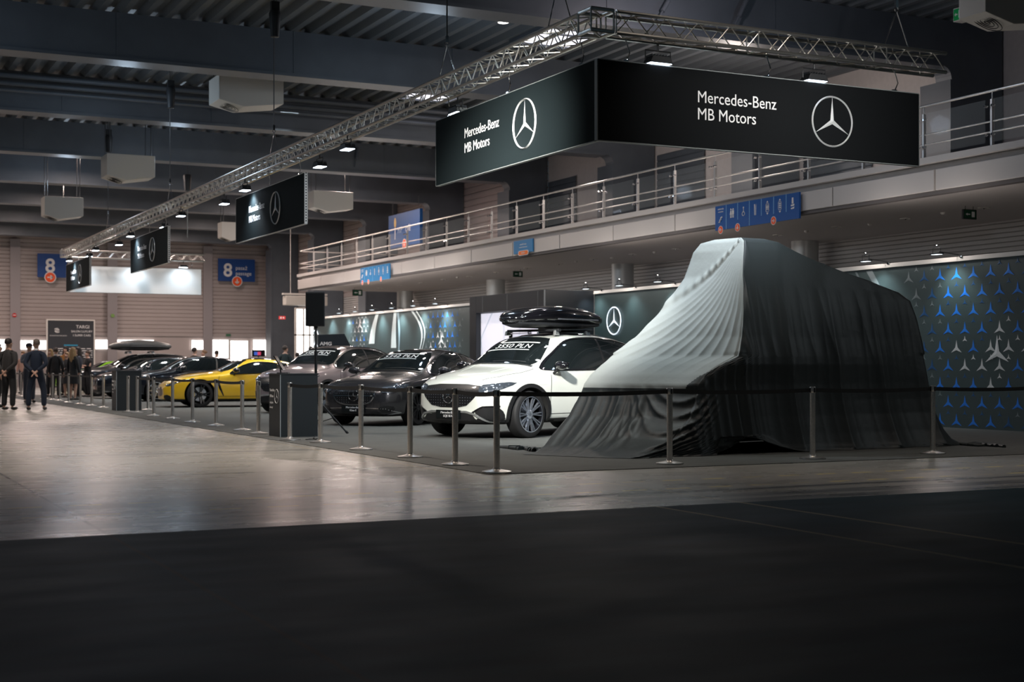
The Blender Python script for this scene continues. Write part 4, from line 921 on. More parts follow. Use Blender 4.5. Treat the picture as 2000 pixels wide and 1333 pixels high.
# ================================================================= loudspeaker on its tripod
p = fl(617, 849); SPX = p
root = thing('speaker_stand', 'black tripod stand carrying the loudspeaker beside the near podium', 'speaker stand', p)
mb = MB(); mb.bar((0, 0, .10), (0, 0, 1.35), .024, 12); mb.bar((0, 0, 1.3), (0, 0, 1.82), .017, 12); mb.build('pole', M_BLACK, root, smooth=40)
mb = MB(); mb.lathe([(.034, .53), (.034, .63)], 14); mb.lathe([(.032, .16), (.032, .22)], 14); mb.lathe([(.03, 1.32), (.03, 1.38)], 14); mb.build('collar', M_BLACK, root, smooth=40)
for k, az in enumerate((R(-12), R(150), R(262))):
    c, s = math.cos(az), math.sin(az); mb = MB(); mb.bar((.03*c, .03*s, .58), (.52*c, .52*s, .02), .014, 8); lg = mb.build('leg', M_BLACK, root)
    mb = MB(); mb.bar((.50*c, .50*s, .045), (.535*c, .535*s, .008), .02, 8); mb.build('rubber_foot', M_RUBBER, lg)
    mb = MB(); mb.bar((.03*c, .03*s, .19), (.30*c, .30*s, .275), .008, 6); mb.build('brace', M_BLACK, lg)
root = thing('loudspeaker', 'black rectangular loudspeaker on the tripod above the grey-brown car', 'loudspeaker', (p.x, p.y, 1.80), R(-24))
mb = MB(); mb.prism([(-.16, -.13), (.16, -.13), (.13, .17), (-.13, .17)], .57, Matrix.Identity(4)); mb.build('cabinet', M_BLACK, root, bevel=.012)
mb = MB(); mb.box((-.145, -.138, .02), (.145, -.129, .55)); mb.build('front_grille', mat('speaker_grille', (.004, .005, .006), .7), root, bevel=.006)
mb = MB(); mb.lathe([(.03, -.03), (.03, .0)], 12); mb.build('pole_socket', M_BLACK, root)
# dark logo panel behind the grey-brown car
p = aty(622, 672, 37.2); q = aty(687, 672, 37.2); z1 = aty(640, 652, 37.2).z; W = q.x - p.x
root = thing('logo_panel', 'dark blue-black panel with slanted corner and white letters behind the grey-brown car', 'panel', (p.x, 37.2, 0))
mb = MB(); mb.prism([(0, 0), (W, 0), (W, 1.62), (W*.78, z1), (0, z1 - .03)], -.08, frameM((0, 0, 0), (1, 0, 0), (0, 0, 1))); mb.build('board', mat('logo_board', (.008, .016, .024), .4), root, bevel=.004)
put_text('AMG', .13, frameM((.04, -.003, z1 - .32), (1, 0, 0), (0, 0, 1)), M_LETTER, root, sx=1.2, bold=.004); put_text('Mercedes', .05, frameM((.2, -.003, z1 - .42), (1, 0, 0), (0, 0, 1)), M_LETTER, root)
# cable on the carpet beside the podium
pp = [fl(x, y, .016) for x, y in ((617, 851), (612, 856), (618, 859), (606, 858), (597, 859), (622, 857), (640, 862))]
mb = MB(); mb.tube(pp, .006, 6); o = mb.build('cable', M_RUBBER); tag(o, 'thin black cable lying on the carpet under the loudspeaker stand', 'cable')
# ================================================================= cars
def pchip(keys):
    xs = [k[0] for k in keys]; ys = [k[1] for k in keys]; n = len(xs)
    h = [xs[i+1] - xs[i] for i in range(n-1)]; d = [(ys[i+1] - ys[i]) / h[i] for i in range(n-1)]; m = [d[0]] + [0]*(n-2) + [d[-1]]
    for i in range(1, n-1):
        if d[i-1]*d[i] > 0: w1 = 2*h[i] + h[i-1]; w2 = h[i] + 2*h[i-1]; m[i] = (w1 + w2) / (w1/d[i-1] + w2/d[i])
    def f(x):
        if x <= xs[0]: return ys[0]
        if x >= xs[-1]: return ys[-1]
        i = max(j for j in range(n-1) if xs[j] <= x); t = (x - xs[i]) / h[i]
        return ys[i]*(1+2*t)*(1-t)**2 + h[i]*m[i]*t*(1-t)**2 + ys[i+1]*t*t*(3-2*t) + h[i]*m[i+1]*t*t*(t-1)
    return f
def lerp(a, b, t): return a + (b - a) * t
def sstep(t): t = max(0, min(1, t)); return t*t*(3-2*t)
M_CARGLASS = mat('car_glass', (.008, .011, .012), .04, spec=.9, coat=.4)
M_TRIMBLK = mat('car_black_plastic', (.014, .014, .015), .38)
M_DARKIN = mat('wheel_well', (.004, .004, .004), .9)
M_HEAD = mat('headlamp_glass', (.05, .06, .075), .05, spec=1, coat=1)
M_LED = mat('lamp_reflector', (.75, .82, .95), .12, .9)
M_GRILLE = mat('grille_mesh', (.008, .008, .009), .3, coat=.5)
M_TYRE = mat('tyre_rubber', (.010, .010, .011), .7)

# profiles are written for the front at +x; all in metres, x from the rear bumper (0) to the front bumper (L)
SPEC = {
 'suv': dict(L=4.86, W=1.94, wb=3.03, fo=.86, rw=.372, z0=.21,
    top=[(0,.62),(.05,.98),(.15,1.12),(.38,1.30),(.75,1.50),(1.2,1.62),(1.9,1.685),(2.5,1.68),(2.95,1.62),(3.35,1.42),(3.72,1.19),(3.9,1.12),(4.2,1.065),(4.5,.99),(4.68,.92),(4.80,.80),(4.86,.70)],
    belt=[(0,.60),(.1,.86),(.4,1.00),(1.2,1.06),(2.4,1.03),(3.4,1.00),(3.9,.98),(4.3,.94),(4.6,.86),(4.76,.77),(4.86,.64)],
    win=[(.42,1.20),(.85,1.46),(1.35,1.575),(1.95,1.615),(2.5,1.60),(2.85,1.54),(3.25,1.32),(3.62,1.10),(3.64,1.075),(3.0,1.07),(1.8,1.09),(.9,1.13)],
    ws=(2.98, 1.60, 3.70, 1.18), pil=(2.02, 1.0), roof=(1.0, 2.75)),
 'esedan': dict(L=4.95, W=1.88, wb=2.96, fo=.85, rw=.345, z0=.17,
    top=[(0,.55),(.04,.86),(.14,.98),(.5,1.07),(.9,1.17),(1.35,1.33),(1.8,1.43),(2.3,1.468),(2.7,1.46),(3.1,1.37),(3.6,1.12),(3.75,1.03),(3.95,.985),(4.4,.92),(4.7,.84),(4.88,.74),(4.95,.64)],
    belt=[(0,.52),(.1,.80),(.5,.93),(1.4,.96),(2.6,.93),(3.6,.89),(4.2,.84),(4.65,.77),(4.85,.68),(4.95,.58)],
    win=[(.85,1.07),(1.2,1.24),(1.7,1.37),(2.2,1.41),(2.6,1.40),(3.0,1.30),(3.35,1.13),(3.55,1.0),(3.5,.965),(2.6,.965),(1.6,.99),(1.0,1.01)],
    ws=(2.86, 1.40, 3.66, 1.04), pil=(2.12, 1.2), roof=(1.3, 2.6)),
 'gla': dict(L=4.50, W=1.84, wb=2.73, fo=.86, rw=.352, z0=.22,
    top=[(0,.62),(.05,.98),(.15,1.14),(.4,1.36),(.8,1.52),(1.3,1.605),(1.9,1.63),(2.35,1.61),(2.75,1.50),(3.25,1.22),(3.42,1.14),(3.7,1.10),(4.1,1.03),(4.3,.96),(4.43,.84),(4.50,.72)],
    belt=[(0,.60),(.1,.88),(.5,1.02),(1.3,1.06),(2.3,1.03),(3.2,1.00),(3.7,.98),(4.1,.92),(4.3,.85),(4.42,.76),(4.50,.65)],
    win=[(.40,1.22),(.8,1.43),(1.3,1.53),(1.9,1.56),(2.3,1.54),(2.65,1.45),(3.0,1.26),(3.2,1.12),(3.18,1.08),(2.4,1.09),(1.4,1.11),(.8,1.14)],
    ws=(2.52, 1.54, 3.28, 1.17), pil=(1.85, .95), roof=(.9, 2.3)),
 'coupe': dict(L=4.73, W=1.98, wb=2.70, fo=.93, rw=.358, z0=.14,
    top=[(0,.55),(.04,.84),(.12,.92),(.35,.98),(.8,1.10),(1.3,1.25),(1.75,1.33),(2.1,1.352),(2.4,1.33),(2.75,1.22),(3.1,1.04),(3.25,.975),(3.6,.94),(4.1,.87),(4.45,.78),(4.65,.66),(4.73,.55)],
    belt=[(0,.52),(.1,.80),(.5,.93),(1.0,.95),(1.6,.91),(2.4,.88),(3.1,.86),(3.7,.83),(4.2,.76),(4.5,.68),(4.66,.60),(4.73,.50)],
    win=[(1.0,1.01),(1.35,1.13),(1.75,1.215),(2.1,1.24),(2.35,1.225),(2.62,1.14),(2.9,.99),(3.0,.92),(2.95,.905),(2.3,.925),(1.6,.955),(1.2,.985)],
    ws=(2.48, 1.29, 3.16, 1.00), pil=(1.62, None), roof=(1.5, 2.35)),
 'sedan': dict(L=4.75, W=1.82, wb=2.87, fo=.82, rw=.345, z0=.17,
    top=[(0,.55),(.04,.86),(.14,.99),(.5,1.06),(.9,1.17),(1.35,1.32),(1.8,1.41),(2.25,1.44),(2.65,1.42),(3.0,1.32),(3.4,1.10),(3.55,1.02),(3.8,.98),(4.25,.90),(4.55,.82),(4.69,.72),(4.75,.62)],
    belt=[(0,.52),(.1,.80),(.5,.94),(1.4,.97),(2.5,.94),(3.4,.90),(4.0,.86),(4.45,.77),(4.66,.67),(4.75,.57)],
    win=[(.85,1.07),(1.2,1.22),(1.7,1.34),(2.15,1.38),(2.55,1.365),(2.9,1.26),(3.2,1.09),(3.35,.99),(3.3,.965),(2.5,.97),(1.6,1.00),(1.0,1.02)],
    ws=(2.78, 1.36, 3.44, 1.03), pil=(2.02, 1.15), roof=(1.3, 2.5)),
 'wagon': dict(L=4.85, W=1.88, wb=2.90, fo=.86, rw=.36, z0=.20,
    top=[(0,.60),(.04,.98),(.12,1.12),(.35,1.36),(.7,1.50),(1.2,1.58),(1.9,1.61),(2.4,1.59),(2.8,1.50),(3.35,1.22),(3.55,1.12),(3.8,1.08),(4.3,1.00),(4.6,.92),(4.78,.80),(4.85,.68)],
    belt=[(0,.58),(.1,.86),(.5,1.00),(1.4,1.03),(2.5,1.00),(3.4,.98),(4.0,.94),(4.5,.86),(4.75,.74),(4.85,.62)],
    win=[(.42,1.18),(.8,1.40),(1.3,1.50),(1.9,1.54),(2.4,1.52),(2.75,1.43),(3.1,1.25),(3.35,1.09),(3.3,1.05),(2.5,1.05),(1.5,1.07),(.8,1.10)],
    ws=(2.62, 1.52, 3.40, 1.15), pil=(2.0, 1.05), roof=(.8, 2.4)),
}
def car_body(sp, paint):
    L, W, z0 = sp['L'], sp['W'], sp['z0']; top, belt = pchip(sp['top']), pchip(sp['belt'])
    wmul = pchip([(0,.66),(.06,.80),(.2,.90),(.5,.96),(1.1,1.0),(L-1.3,1.0),(L-.75,.975),(L-.42,.92),(L-.2,.83),(L-.07,.72),(L,.58)])
    zbot = pchip([(0,z0+.20),(.15,z0+.08),(.6,z0+.02),(L-.6,z0),(L-.15,z0+.01),(L,z0+.06)])
    xs = [0,.03,.08,.16,.3,.5,.75,1.0,1.3,1.6,1.9,2.2,2.5,2.8,3.05,3.3,3.55,3.75]; x = 3.95
    while x < L - .5: xs.append(x); x += .2
    xs += [L-.42,L-.30,L-.2,L-.12,L-.06,L-.02,L]; xs = sorted(set(round(v, 3) for v in xs if v <= L))
    rows = []
    for x in xs:
        w_ = W/2*wmul(x); zt, zb, zs = top(x), belt(x), zbot(x); zt = max(zt, zb + .02); c = sstep((zt - zb - .14) / .26)
        ww = w_ - .045; yr = W/2*.64*min(1, wmul(x)*1.02)
        g = zt - zb
        P = [(0, zs), (w_*.78, zs), (w_*.955, zs + .04), (w_*.985, zs + .20), (w_*1.0, lerp(zs, zb, .52)), (w_*.992, lerp(zs, zb, .80)), (w_*.965, zb)]
        hood = [(w_*.90, zb + .30*g), (w_*.74, zb + .64*g), (w_*.56, zb + .84*g), (w_*.38, zb + .94*g), (w_*.19, zb + .985*g), (0, zt)]
        cab = [(ww, zb + .035), (lerp(ww, yr + .05, .52), zb + .5*g), (yr + .05, zt - .11), (yr - .06, zt - .035), (yr*.5, zt - .006), (0, zt)]
        rows.append([(x - L/2, y, z) for y, z in P] + [(x - L/2, lerp(a[0], b[0], c), lerp(a[1], b[1], c)) for a, b in zip(hood, cab)])
    n = len(rows[0]); vs = []; idx = {}
    for i, r in enumerate(rows):
        for j, (x, y, z) in enumerate(r):
            idx[i, j, 1] = len(vs); vs.append((x, y, z))
            if j in (0, n-1): idx[i, j, -1] = idx[i, j, 1]
            else: idx[i, j, -1] = len(vs); vs.append((x, -y, z))
    fs = []
    for i in range(len(rows) - 1):
        for j in range(n - 1):
            fs.append((idx[i,j,1], idx[i+1,j,1], idx[i+1,j+1,1], idx[i,j+1,1])); fs.append((idx[i,j,-1], idx[i,j+1,-1], idx[i+1,j+1,-1], idx[i+1,j,-1]))
    for i, rv in ((0, 0), (len(rows) - 1, 1)):   # end caps as horizontal strips with a middle column
        mid = {0: idx[i,0,1], n-1: idx[i,n-1,1]}
        for j in range(1, n-1): mid[j] = len(vs); vs.append((rows[i][j][0] + (.012 if rv else -.012), 0, rows[i][j][2]))
        for j in range(n - 1):
            for s in (1, -1):
                q = [mid[j], idx[i,j,s], idx[i,j+1,s], mid[j+1]]; q = [a for k, a in enumerate(q) if a not in q[:k]]
                if len(q) > 2: fs.append(tuple(q))
    mb = MB(); mb.add(vs, fs); o = mb.build('body', [paint, M_DARKIN, M_TRIMBLK], None)
    s = o.modifiers.new('s', 'SUBSURF'); s.levels = 2; s.render_levels = 2
    dg = bpy.context.evaluated_depsgraph_get(); full = bpy.data.meshes.new_from_object(o.evaluated_get(dg))
    bvh = BVHTree.FromPolygons([v.co for v in full.vertices], [tuple(p.vertices) for p in full.polygons])
    cut = []; xf, xr = L/2 - sp['fo'], L/2 - sp['fo'] - sp['wb']; ra = sp['rw'] + .055
    for xx in (xf, xr):
        for sg in (1, -1):
            cb = MB(); M = frameM((xx, sg*(W/2 - .30), sp['rw']), (1, 0, 0), (0, 0, 1)); cb.lathe([(ra, -.5), (ra, .0)] if sg > 0 else [(ra, 0), (ra, .5)], 40, M)
            co = cb.build('cut', M_DARKIN); cut.append(co)
    for co in cut:
        b = o.modifiers.new('b', 'BOOLEAN'); b.operation = 'DIFFERENCE'; b.object = co; b.solver = 'EXACT'
    dg = bpy.context.evaluated_depsgraph_get(); me = bpy.data.meshes.new_from_object(o.evaluated_get(dg)); me.name = 'body'
    for co in cut: bpy.data.objects.remove(co)
    old = o.data; o.modifiers.clear(); o.data = me
    me.materials.clear(); [me.materials.append(m) for m in (paint, M_DARKIN, M_TRIMBLK)]
    for p in me.polygons:
        c = p.center; mi = 0
        for xx in (xf, xr):
            d = math.hypot(c.x - xx, c.z - sp['rw'])
            if d < ra + .004 and abs(c.y) > W/2 - .32 and (d > ra - .03 and abs(p.normal.y) < .6 or abs(abs(c.y) - (W/2 - .30)) < .01): mi = 1
        if c.z < z0 + .05 and p.normal.z < -.5: mi = 1
        elif mi == 0 and c.z < z0 + sp.get('sill', .05): mi = 2
        p.material_index = mi
    me.polygons.foreach_set('use_smooth', [True]*len(me.polygons)); me.set_sharp_from_angle(angle=R(38))
    return o, bvh
def inside(p, poly):
    x, y = p; r = False; n = len(poly)
    for i in range(n):
        (x1, y1), (x2, y2) = poly[i], poly[(i+1) % n]
        if (y1 > y) != (y2 > y) and x < (x2-x1)*(y-y1)/(y2-y1) + x1: r = not r
    return r
def smooth_poly(poly, it=2):
    for _ in range(it):
        q = []
        for i in range(len(poly)):
            a, b = Vector(poly[i]), Vector(poly[(i+1) % len(poly)]); q += [tuple(a.lerp(b, .25)), tuple(a.lerp(b, .75))]
        poly = q
    return poly
def onto(bvh, M, pts, off, far=1.6):     # drop 2D points of frame M onto the body along -w, lifted by off
    out = []; w_ = -(M.to_3x3() @ Vector((0, 0, 1)))
    for p in pts:
        o_ = M @ Vector((p[0], p[1], 0)); h = bvh.ray_cast(o_, w_, far)
        out.append((h[0] - w_ * (off + (p[2] if len(p) > 2 else 0))) if h[0] is not None else None)
    return out
def patch(name, bvh, M, poly, m, par, off=.004, step=.05, sm=0, th=.004):
    if sm: poly = smooth_poly(poly, sm)
    b = []; n = len(poly)
    for i in range(n):
        a, c = Vector(poly[i]), Vector(poly[(i+1) % n]); k = max(1, int((c-a).length / step)); b += [a.lerp(c, j/k) for j in range(k)]
    pts = list(b); xs = [p[0] for p in poly]; ys = [p[1] for p in poly]; x = min(xs) + step/2
    while x < max(xs):
        y = min(ys) + step/2
        while y < max(ys):
            if inside((x, y), poly) and min((Vector((x, y)) - q).length for q in b) > step*.4: pts.append(Vector((x, y)))
            y += step
        x += step
    V, E_, F_, *_ = delaunay_2d_cdt(pts, [(i, (i+1) % len(b)) for i in range(len(b))], [], 1, 1e-5)
    hit = onto(bvh, M, [tuple(v) for v in V], off); ok = [h is not None for h in hit]
    w_ = (M.to_3x3() @ Vector((0, 0, 1)))
    fs = [tuple(f) for f in F_ if all(ok[i] for i in f)]
    used = sorted({i for f in fs for i in f}); mp = {u: k for k, u in enumerate(used)}
    if not fs: return None
    top_ = [hit[u] for u in used]; N = len(top_); fs = [tuple(mp[i] for i in f) for f in fs]
    cnt = {}
    for f in fs:
        for i in range(len(f)): e = (f[i], f[(i+1) % len(f)]); cnt[e] = 1
    side = [(a, b_, b_ + N, a + N) for (a, b_) in cnt if (b_, a) not in cnt]
    mb = MB(); mb.add(top_ + [p - w_*(th + off) for p in top_], fs + side)
    return mb.build(name, m, par, smooth=45, recalc=True)
def strip(name, bvh, M, line, wd, m, par, off=.005, step=.04, closed=False):
    pts = [Vector(p) for p in line]; d = []
    for i in range(len(pts) - (0 if closed else 1)):
        a, b = pts[i], pts[(i+1) % len(pts)]; k = max(1, int((b-a).length/step)); d += [a.lerp(b, j/k) for j in range(k)]
    if not closed: d.append(pts[-1])
    L_, R_ = [], []
    n = len(d)
    for i in range(n):
        t = (d[(i+1) % n] - d[i-1]) if closed else (d[min(i+1, n-1)] - d[max(i-1, 0)]); t.normalize(); q = Vector((-t.y, t.x)) * wd/2
        L_.append(tuple(d[i] + q)); R_.append(tuple(d[i] - q))
    A, B = onto(bvh, M, L_, off), onto(bvh, M, R_, off); w_ = (M.to_3x3() @ Vector((0, 0, 1)))
    mb = MB()
    for i in range(n if closed else n - 1):
        j = (i+1) % n
        if None in (A[i], A[j], B[i], B[j]): continue
        dn = w_*(off + .003); mb.add([A[i], A[j], B[j], B[i], A[i]-dn, A[j]-dn, B[j]-dn, B[i]-dn], [(0,1,2,3), (0,4,5,1), (3,2,6,7)])
    if mb.f: return mb.build(name, m, par, recalc=False)
def decal_text(name, bvh, M, body, size, m, par, off=.006, align='CENTER', sx=1.0):
    vs, fs = text_mesh(body, size, align); h = onto(bvh, M, [(x*sx, y) for x, y, z in vs], off)
    ok = [f for f in fs if all(h[i] is not None for i in f)]
    if ok:
        c = Vector((0, 0, 0)); mb = MB(); mb.add([p if p is not None else c for p in h], ok); return mb.build(name, m, par, recalc=False)

def wheel_mb(par, loc, r, sg, style, simple=False):
    # sg: +1 left side (faces +y)
    w_ = .235; root = None; M = frameM(loc, (1, 0, 0), (0, 0, 1))   # local z of frame = -y
    if sg > 0: M = M @ Matrix.Rotation(math.pi, 4, 'Y')            # local z = outwards
    rr = r*.76
    mb = MB(); mb.lathe([(rr*.97, -w_/2), (r*.93, -w_/2), (r*.985, -w_*.42), (r, -w_*.3), (r, w_*.3), (r*.985, w_*.42), (r*.93, w_/2), (rr*1.03, w_/2 + .004), (rr, w_/2 - .01)], 40, M, cap=False)
    wh = mb.build('wheel', M_TYRE, par, smooth=40)
    rimc = {'machined': M_LED, 'black': M_GLOSSBLK, 'silver': mat('silver_rim', (.62, .63, .65), .25, .9), 'dark': mat('dark_rim', (.03, .03, .033), .3, .6)}[style[0]]
    mb = MB(); mb.lathe([(rr, w_/2 - .006), (rr*.985, w_/2 + .003), (rr*.95, w_/2 - .004), (rr*.93, w_/2 - .05), (rr*.9, -w_*.2), (rr*.9, -w_*.45)], 40, M, cap=False); mb.build('rim_barrel', rimc if style[0] != 'machined' else M_GLOSSBLK, wh, smooth=40)
    mb = MB(); mb.lathe([(rr*1.0, w_/2 + .004), (rr*.955, w_/2 + .006)], 40, M, cap=False)
    ns, dbl = style[1], style[2]; zf = w_/2 - .012
    for k in range(ns):
        for q in ((-dbl, dbl) if dbl else (0,)):
            a0 = 2*math.pi*k/ns + q*.45; a1 = 2*math.pi*k/ns + q
            p0 = Vector((.055*math.cos(a0), .055*math.sin(a0), zf - .005)); p1 = Vector((rr*.96*math.cos(a1), rr*.96*math.sin(a1), zf + .008)); t = (p1-p0).normalized(); s = Vector((-t.y, t.x, 0))
            ws_ = style[3]
            vs = [p0 + s*ws_*.8, p0 - s*ws_*.8, p1 - s*ws_, p1 + s*ws_]; vs += [v - Vector((0, 0, .03)) for v in vs]
            mb.add([M @ v for v in vs], [(0,1,2,3), (0,4,5,1), (1,5,6,2), (2,6,7,3), (3,7,4,0)])
    mb.lathe([(.075, zf - .03), (.07, zf + .0), (.045, zf + .01), (.03, zf + .004), (.001, zf + .004)], 20, M, cap=False)
    mb.build('rim', rimc, wh)
    mb = MB(); mb.lathe([(rr*.70, 0), (rr*.70, .02), (rr*.25, .02), (rr*.25, 0)], 30, M); mb.build('brake_disc', mat('brake_steel', (.25, .25, .26), .35, .8), wh)
    if style[0] == 'black':
        mb = MB(); mb.box((-rr*.86, -rr*.32, .02), (-rr*.50, rr*.32, .07), M); mb.build('brake_caliper', MATS['yellow_caliper'], wh)
    mb = MB(); mb.lathe([(rr*.9, -.1), (.001, -.1)], 30, M, cap=False); mb.build('inner_disc', M_DARKIN, wh)
    return wh
mat('yellow_caliper', (.75, .50, .02), .4)

def make_car(kind, label, paint, loc, heading, wheels, face='eq', price=None, plate=None, roofm=None, rail=None, simple=False, chromewin=None, clad=False, mirror=None, sill=None):
    sp = dict(SPEC[kind]); sp['clad'] = clad
    if sill: sp['sill'] = sill
    L, W, rw = sp['L'], sp['W'], sp['rw']; hl = L/2; T = pchip(sp['top'])
    body, bvh = car_body(sp, paint)
    root = thing('car', label, 'car', loc, heading, 'cars on show'); body.parent = root
    FM = frameM((hl + .5, 0, 0), (0, 1, 0), (0, 0, 1))             # looks back onto the nose; x = left of car, y = up
    SL = {1: frameM((0, W/2 + .5, 0), (-1, 0, 0), (0, 0, 1)), -1: frameM((0, -W/2 - .5, 0), (1, 0, 0), (0, 0, 1))}
    def side(pts, s): return [((x - hl)*-s, z) for x, z in pts]
    xf = sp['fo']; xr = sp['fo'] + sp['wb']
    sty = wheels
    for xx in (hl - xf, hl - xr):
        for s in (1, -1): wheel_mb(root, (xx, s*(W/2 - .145), rw), rw, s, sty)
    # glass
    win = sp['win']; pb, pc = sp['pil']
    for s in (1, -1):
        M = SL[s]; P = side(smooth_poly(win, 2), s)
        gl = patch('side_window', bvh, M, P, M_CARGLASS, root, off=.009, step=.045)
        if gl:
            strip('window_trim', bvh, M, P, .018, chromewin or M_TRIMBLK, gl, off=.022, closed=True, step=.025)
            zb_ = 1.0
            for px_ in ([pb] if pc is None else [pb, pc]):
                strip('pillar', bvh, M, side([(px_, min(z for x, z in win)), (px_ - .06, pchip(sorted(win[:7]))(px_))], s), .05, M_TRIMBLK, gl, off=.012)
        be = pchip(sp['belt'])
        if clad:
            for xx in (L - xf, L - xr):
                rc = rw + .055 + .028; a0 = math.asin(max(-1, min(1, (sp['z0'] + .05 - rw) / rc)))
                strip('arch_trim', bvh, M, side([(xx + rc*math.cos(t), rw + rc*math.sin(t)) for t in [a0 + (math.pi - 2*a0)*k/28 for k in range(29)]], s), .06, M_TRIMBLK, root, off=.012)
        # door seams and handles
        zs = sp['z0'] + .16
        ft = hl*0 + (L - sp['fo'] - .48)
        seams = [[(ft, zs), (ft + .02, .6), (ft - .04, be(ft))]]
        if pc is not None: seams += [[(pb - .02, zs), (pb, be(pb))], [(L - xr + .42, zs + .06), (L - xr + .40, .55), (L - xr + .30, be(1.2))]]
        else: seams += [[(pb - .1, zs), (pb - .06, be(pb))]]
        seams.append([(L - xr + .46, zs), (ft, zs)])
        for sm in seams: strip('door_seam', bvh, M, side(sm, s), .010, M_DARKIN, root, off=.002)
        for hx in ([pb + .22, pb - .85] if pc is not None else [pb + .15]):
            patch('door_handle', bvh, M, side([(hx - .11, be(hx) - .14), (hx + .11, be(hx) - .145), (hx + .11, be(hx) - .115), (hx - .11, be(hx) - .11)], s), paint if not chromewin else chromewin, root, off=.016, step=.05)
        patch('charge_flap', bvh, M, side([(ft + .10, .84), (ft + .28, .83), (ft + .26, .89), (ft + .10, .90)], s), paint, root, off=.003) if kind in ('suv',) and s == 1 else None
        if kind == 'coupe':
            patch('side_vent', bvh, M, side([(L - xf - .50, .74), (L - xf - .44, .74), (L - xf - .50, .52), (L - xf - .62, .30), (L - xf - .64, .32), (L - xf - .56, .54)], s), M_GLOSSBLK, root, off=.004)
    x0, z0_, x1, z1_ = sp['ws']; a = Vector((x0 - hl, 0, z0_)); b = Vector((x1 - hl, 0, z1_)); u = (a - b); SLn = u.length; u.normalize()
    nrm = Vector((0, 1, 0)).cross(u).normalized(); nrm = nrm if nrm.z > 0 else -nrm
    MW = Matrix((Vector((0, 1, 0)), u, nrm)).transposed().to_4x4(); MW.translation = b + nrm*.5     # x = left of car, y = up the glass
    w0, w1 = W/2*.77, W/2*.57
    ws = patch('windshield', bvh, MW, smooth_poly([(-w0, .0), (-w0*.5, -.045), (0, -.055), (w0*.5, -.045), (w0, .0), (w1, SLn), (w1*.5, SLn + .03), (-w1*.5, SLn + .03), (-w1, SLn)], 1), M_CARGLASS, root, off=.009, step=.06)
    if ws:
        strip('wiper_cowl', bvh, MW, [(-w0*.95, -.02), (0, -.07), (w0*.95, -.02)], .05, M_TRIMBLK, ws, off=.008)
        strip('wiper', bvh, MW, [(-.1, .0), (.55, .05)], .018, M_BLACK, ws, off=.014)
        if price:
            my = SLn*.60; x_ = -.02
            M2 = MW @ Matrix.Translation((x_, my - .06, 0))
            decal_text('price_lettering', bvh, M2, price, .19, mat('price_white', (.85, .88, .88), .5), ws, off=.012)
            strip('price_underline', bvh, M2, [(-.50, -.05), (.40, -.05)], .018, mat('price_white'), ws, off=.012)
            strip('price_topline', bvh, M2, [(-.36, .19), (.46, .19)], .028, MATS['price_white'], ws, off=.012)
    # rear glass
    MT = frameM((0, 0, 2.4), (1, 0, 0), (0, 1, 0))
    ra_, rb_ = sp['roof']; wy = W/2*.54
    patch('rear_window', bvh, MT, [(.30 - hl, -wy), (.30 - hl, wy), (.85 - hl, wy*.95), (.85 - hl, -wy*.95)] if kind in ('suv', 'gla', 'wagon') else [(.62 - hl, -wy), (.62 - hl, wy), (1.28 - hl, wy*.92), (1.28 - hl, -wy*.92)], M_CARGLASS, root, off=.006, step=.1)
    if roofm: patch('roof_panel', bvh, MT, smooth_poly([(ra_ - hl, -wy), (ra_ - hl, wy), (rb_ - hl + .1, wy), (rb_ - hl + .1, -wy)], 1), roofm, root, off=.010, step=.07)
    if rail:
        for s in (1, -1):
            hts = [onto(bvh, MT, [(x - hl, s*W/2*.60)], .03)[0] for x in [ra_ - .3 + i*(rb_ - ra_ + .4)/10 for i in range(11)]]
            mb = MB(); mb.tube([h for h in hts if h is not None], .014, 6); mb.build('roof_rail', rail, root, smooth=40)
    # hood shut lines
    hx0 = x1 - hl + .04
    for s in (1, -1): strip('hood_seam', bvh, MT, [(hx0, s*W/2*.80), (hx0 + .35, s*W/2*.80), (hl - .42, s*W/2*.70), (hl - .22, s*W/2*.52)], .008, M_DARKIN, root, off=.002)
    for s in (1, -1): strip('hood_crease', bvh, MT, [(hx0 + .05, s*W/2*.46), (hl - .6, s*W/2*.34)], .02, paint, root, off=.004)
    # mirrors
    xm = x1 - .30 - hl; zm = pchip(sp['belt'])(x1 - .3) + .14
    for s in (1, -1):
        mb = MB(); mb.ball((xm, s*(W/2 + .10), zm), 1, 16, 10, (.085, .125, .072)); mr = mb.build('mirror', mirror or paint, root, smooth=60)
        mb = MB(); mb.box((xm - .09, s*(W/2 + .10) - .10, zm - .05), (xm - .06, s*(W/2 + .10) + .10, zm + .05)); mb.build('mirror_glass', M_CHROME, mr, bevel=.01)
        mb = MB(); mb.tube([(xm - .0, s*(W/2 + .05), zm - .05), (xm + .02, s*(W/2 - .04), zm - .13)], .022, 8); mb.build('mirror_foot', M_TRIMBLK, mr)
    # ------------- front
    Z = lambda f: lerp(sp['z0'], T(L - .12), f); hw = W/2
    def both(nm, poly, m, off=.012, sm=1, step=.028, par=root):
        out = []
        for s in (1, -1):
            out.append(patch(nm, bvh, FM, [(x*s, z) for x, z in poly], m, par, off=off, sm=sm, step=step))
        return out
    if face in ('eq', 'e'):
        zt, zl = Z(.97), Z(.42)
        if face == 'eq': g = [(-hw*.60, zt), (hw*.60, zt), (hw*.62, Z(.78)), (hw*.52, Z(.62)), (hw*.34, zl), (-hw*.34, zl), (-hw*.52, Z(.62)), (-hw*.62, Z(.78))]
        else: g = [(-hw*.44, Z(.90)), (hw*.44, Z(.90)), (hw*.50, Z(.66)), (hw*.34, Z(.38)), (-hw*.34, Z(.38)), (-hw*.50, Z(.66))]
        gr = patch('grille', bvh, FM, g, M_GRILLE, root, off=.010, sm=1, step=.035)
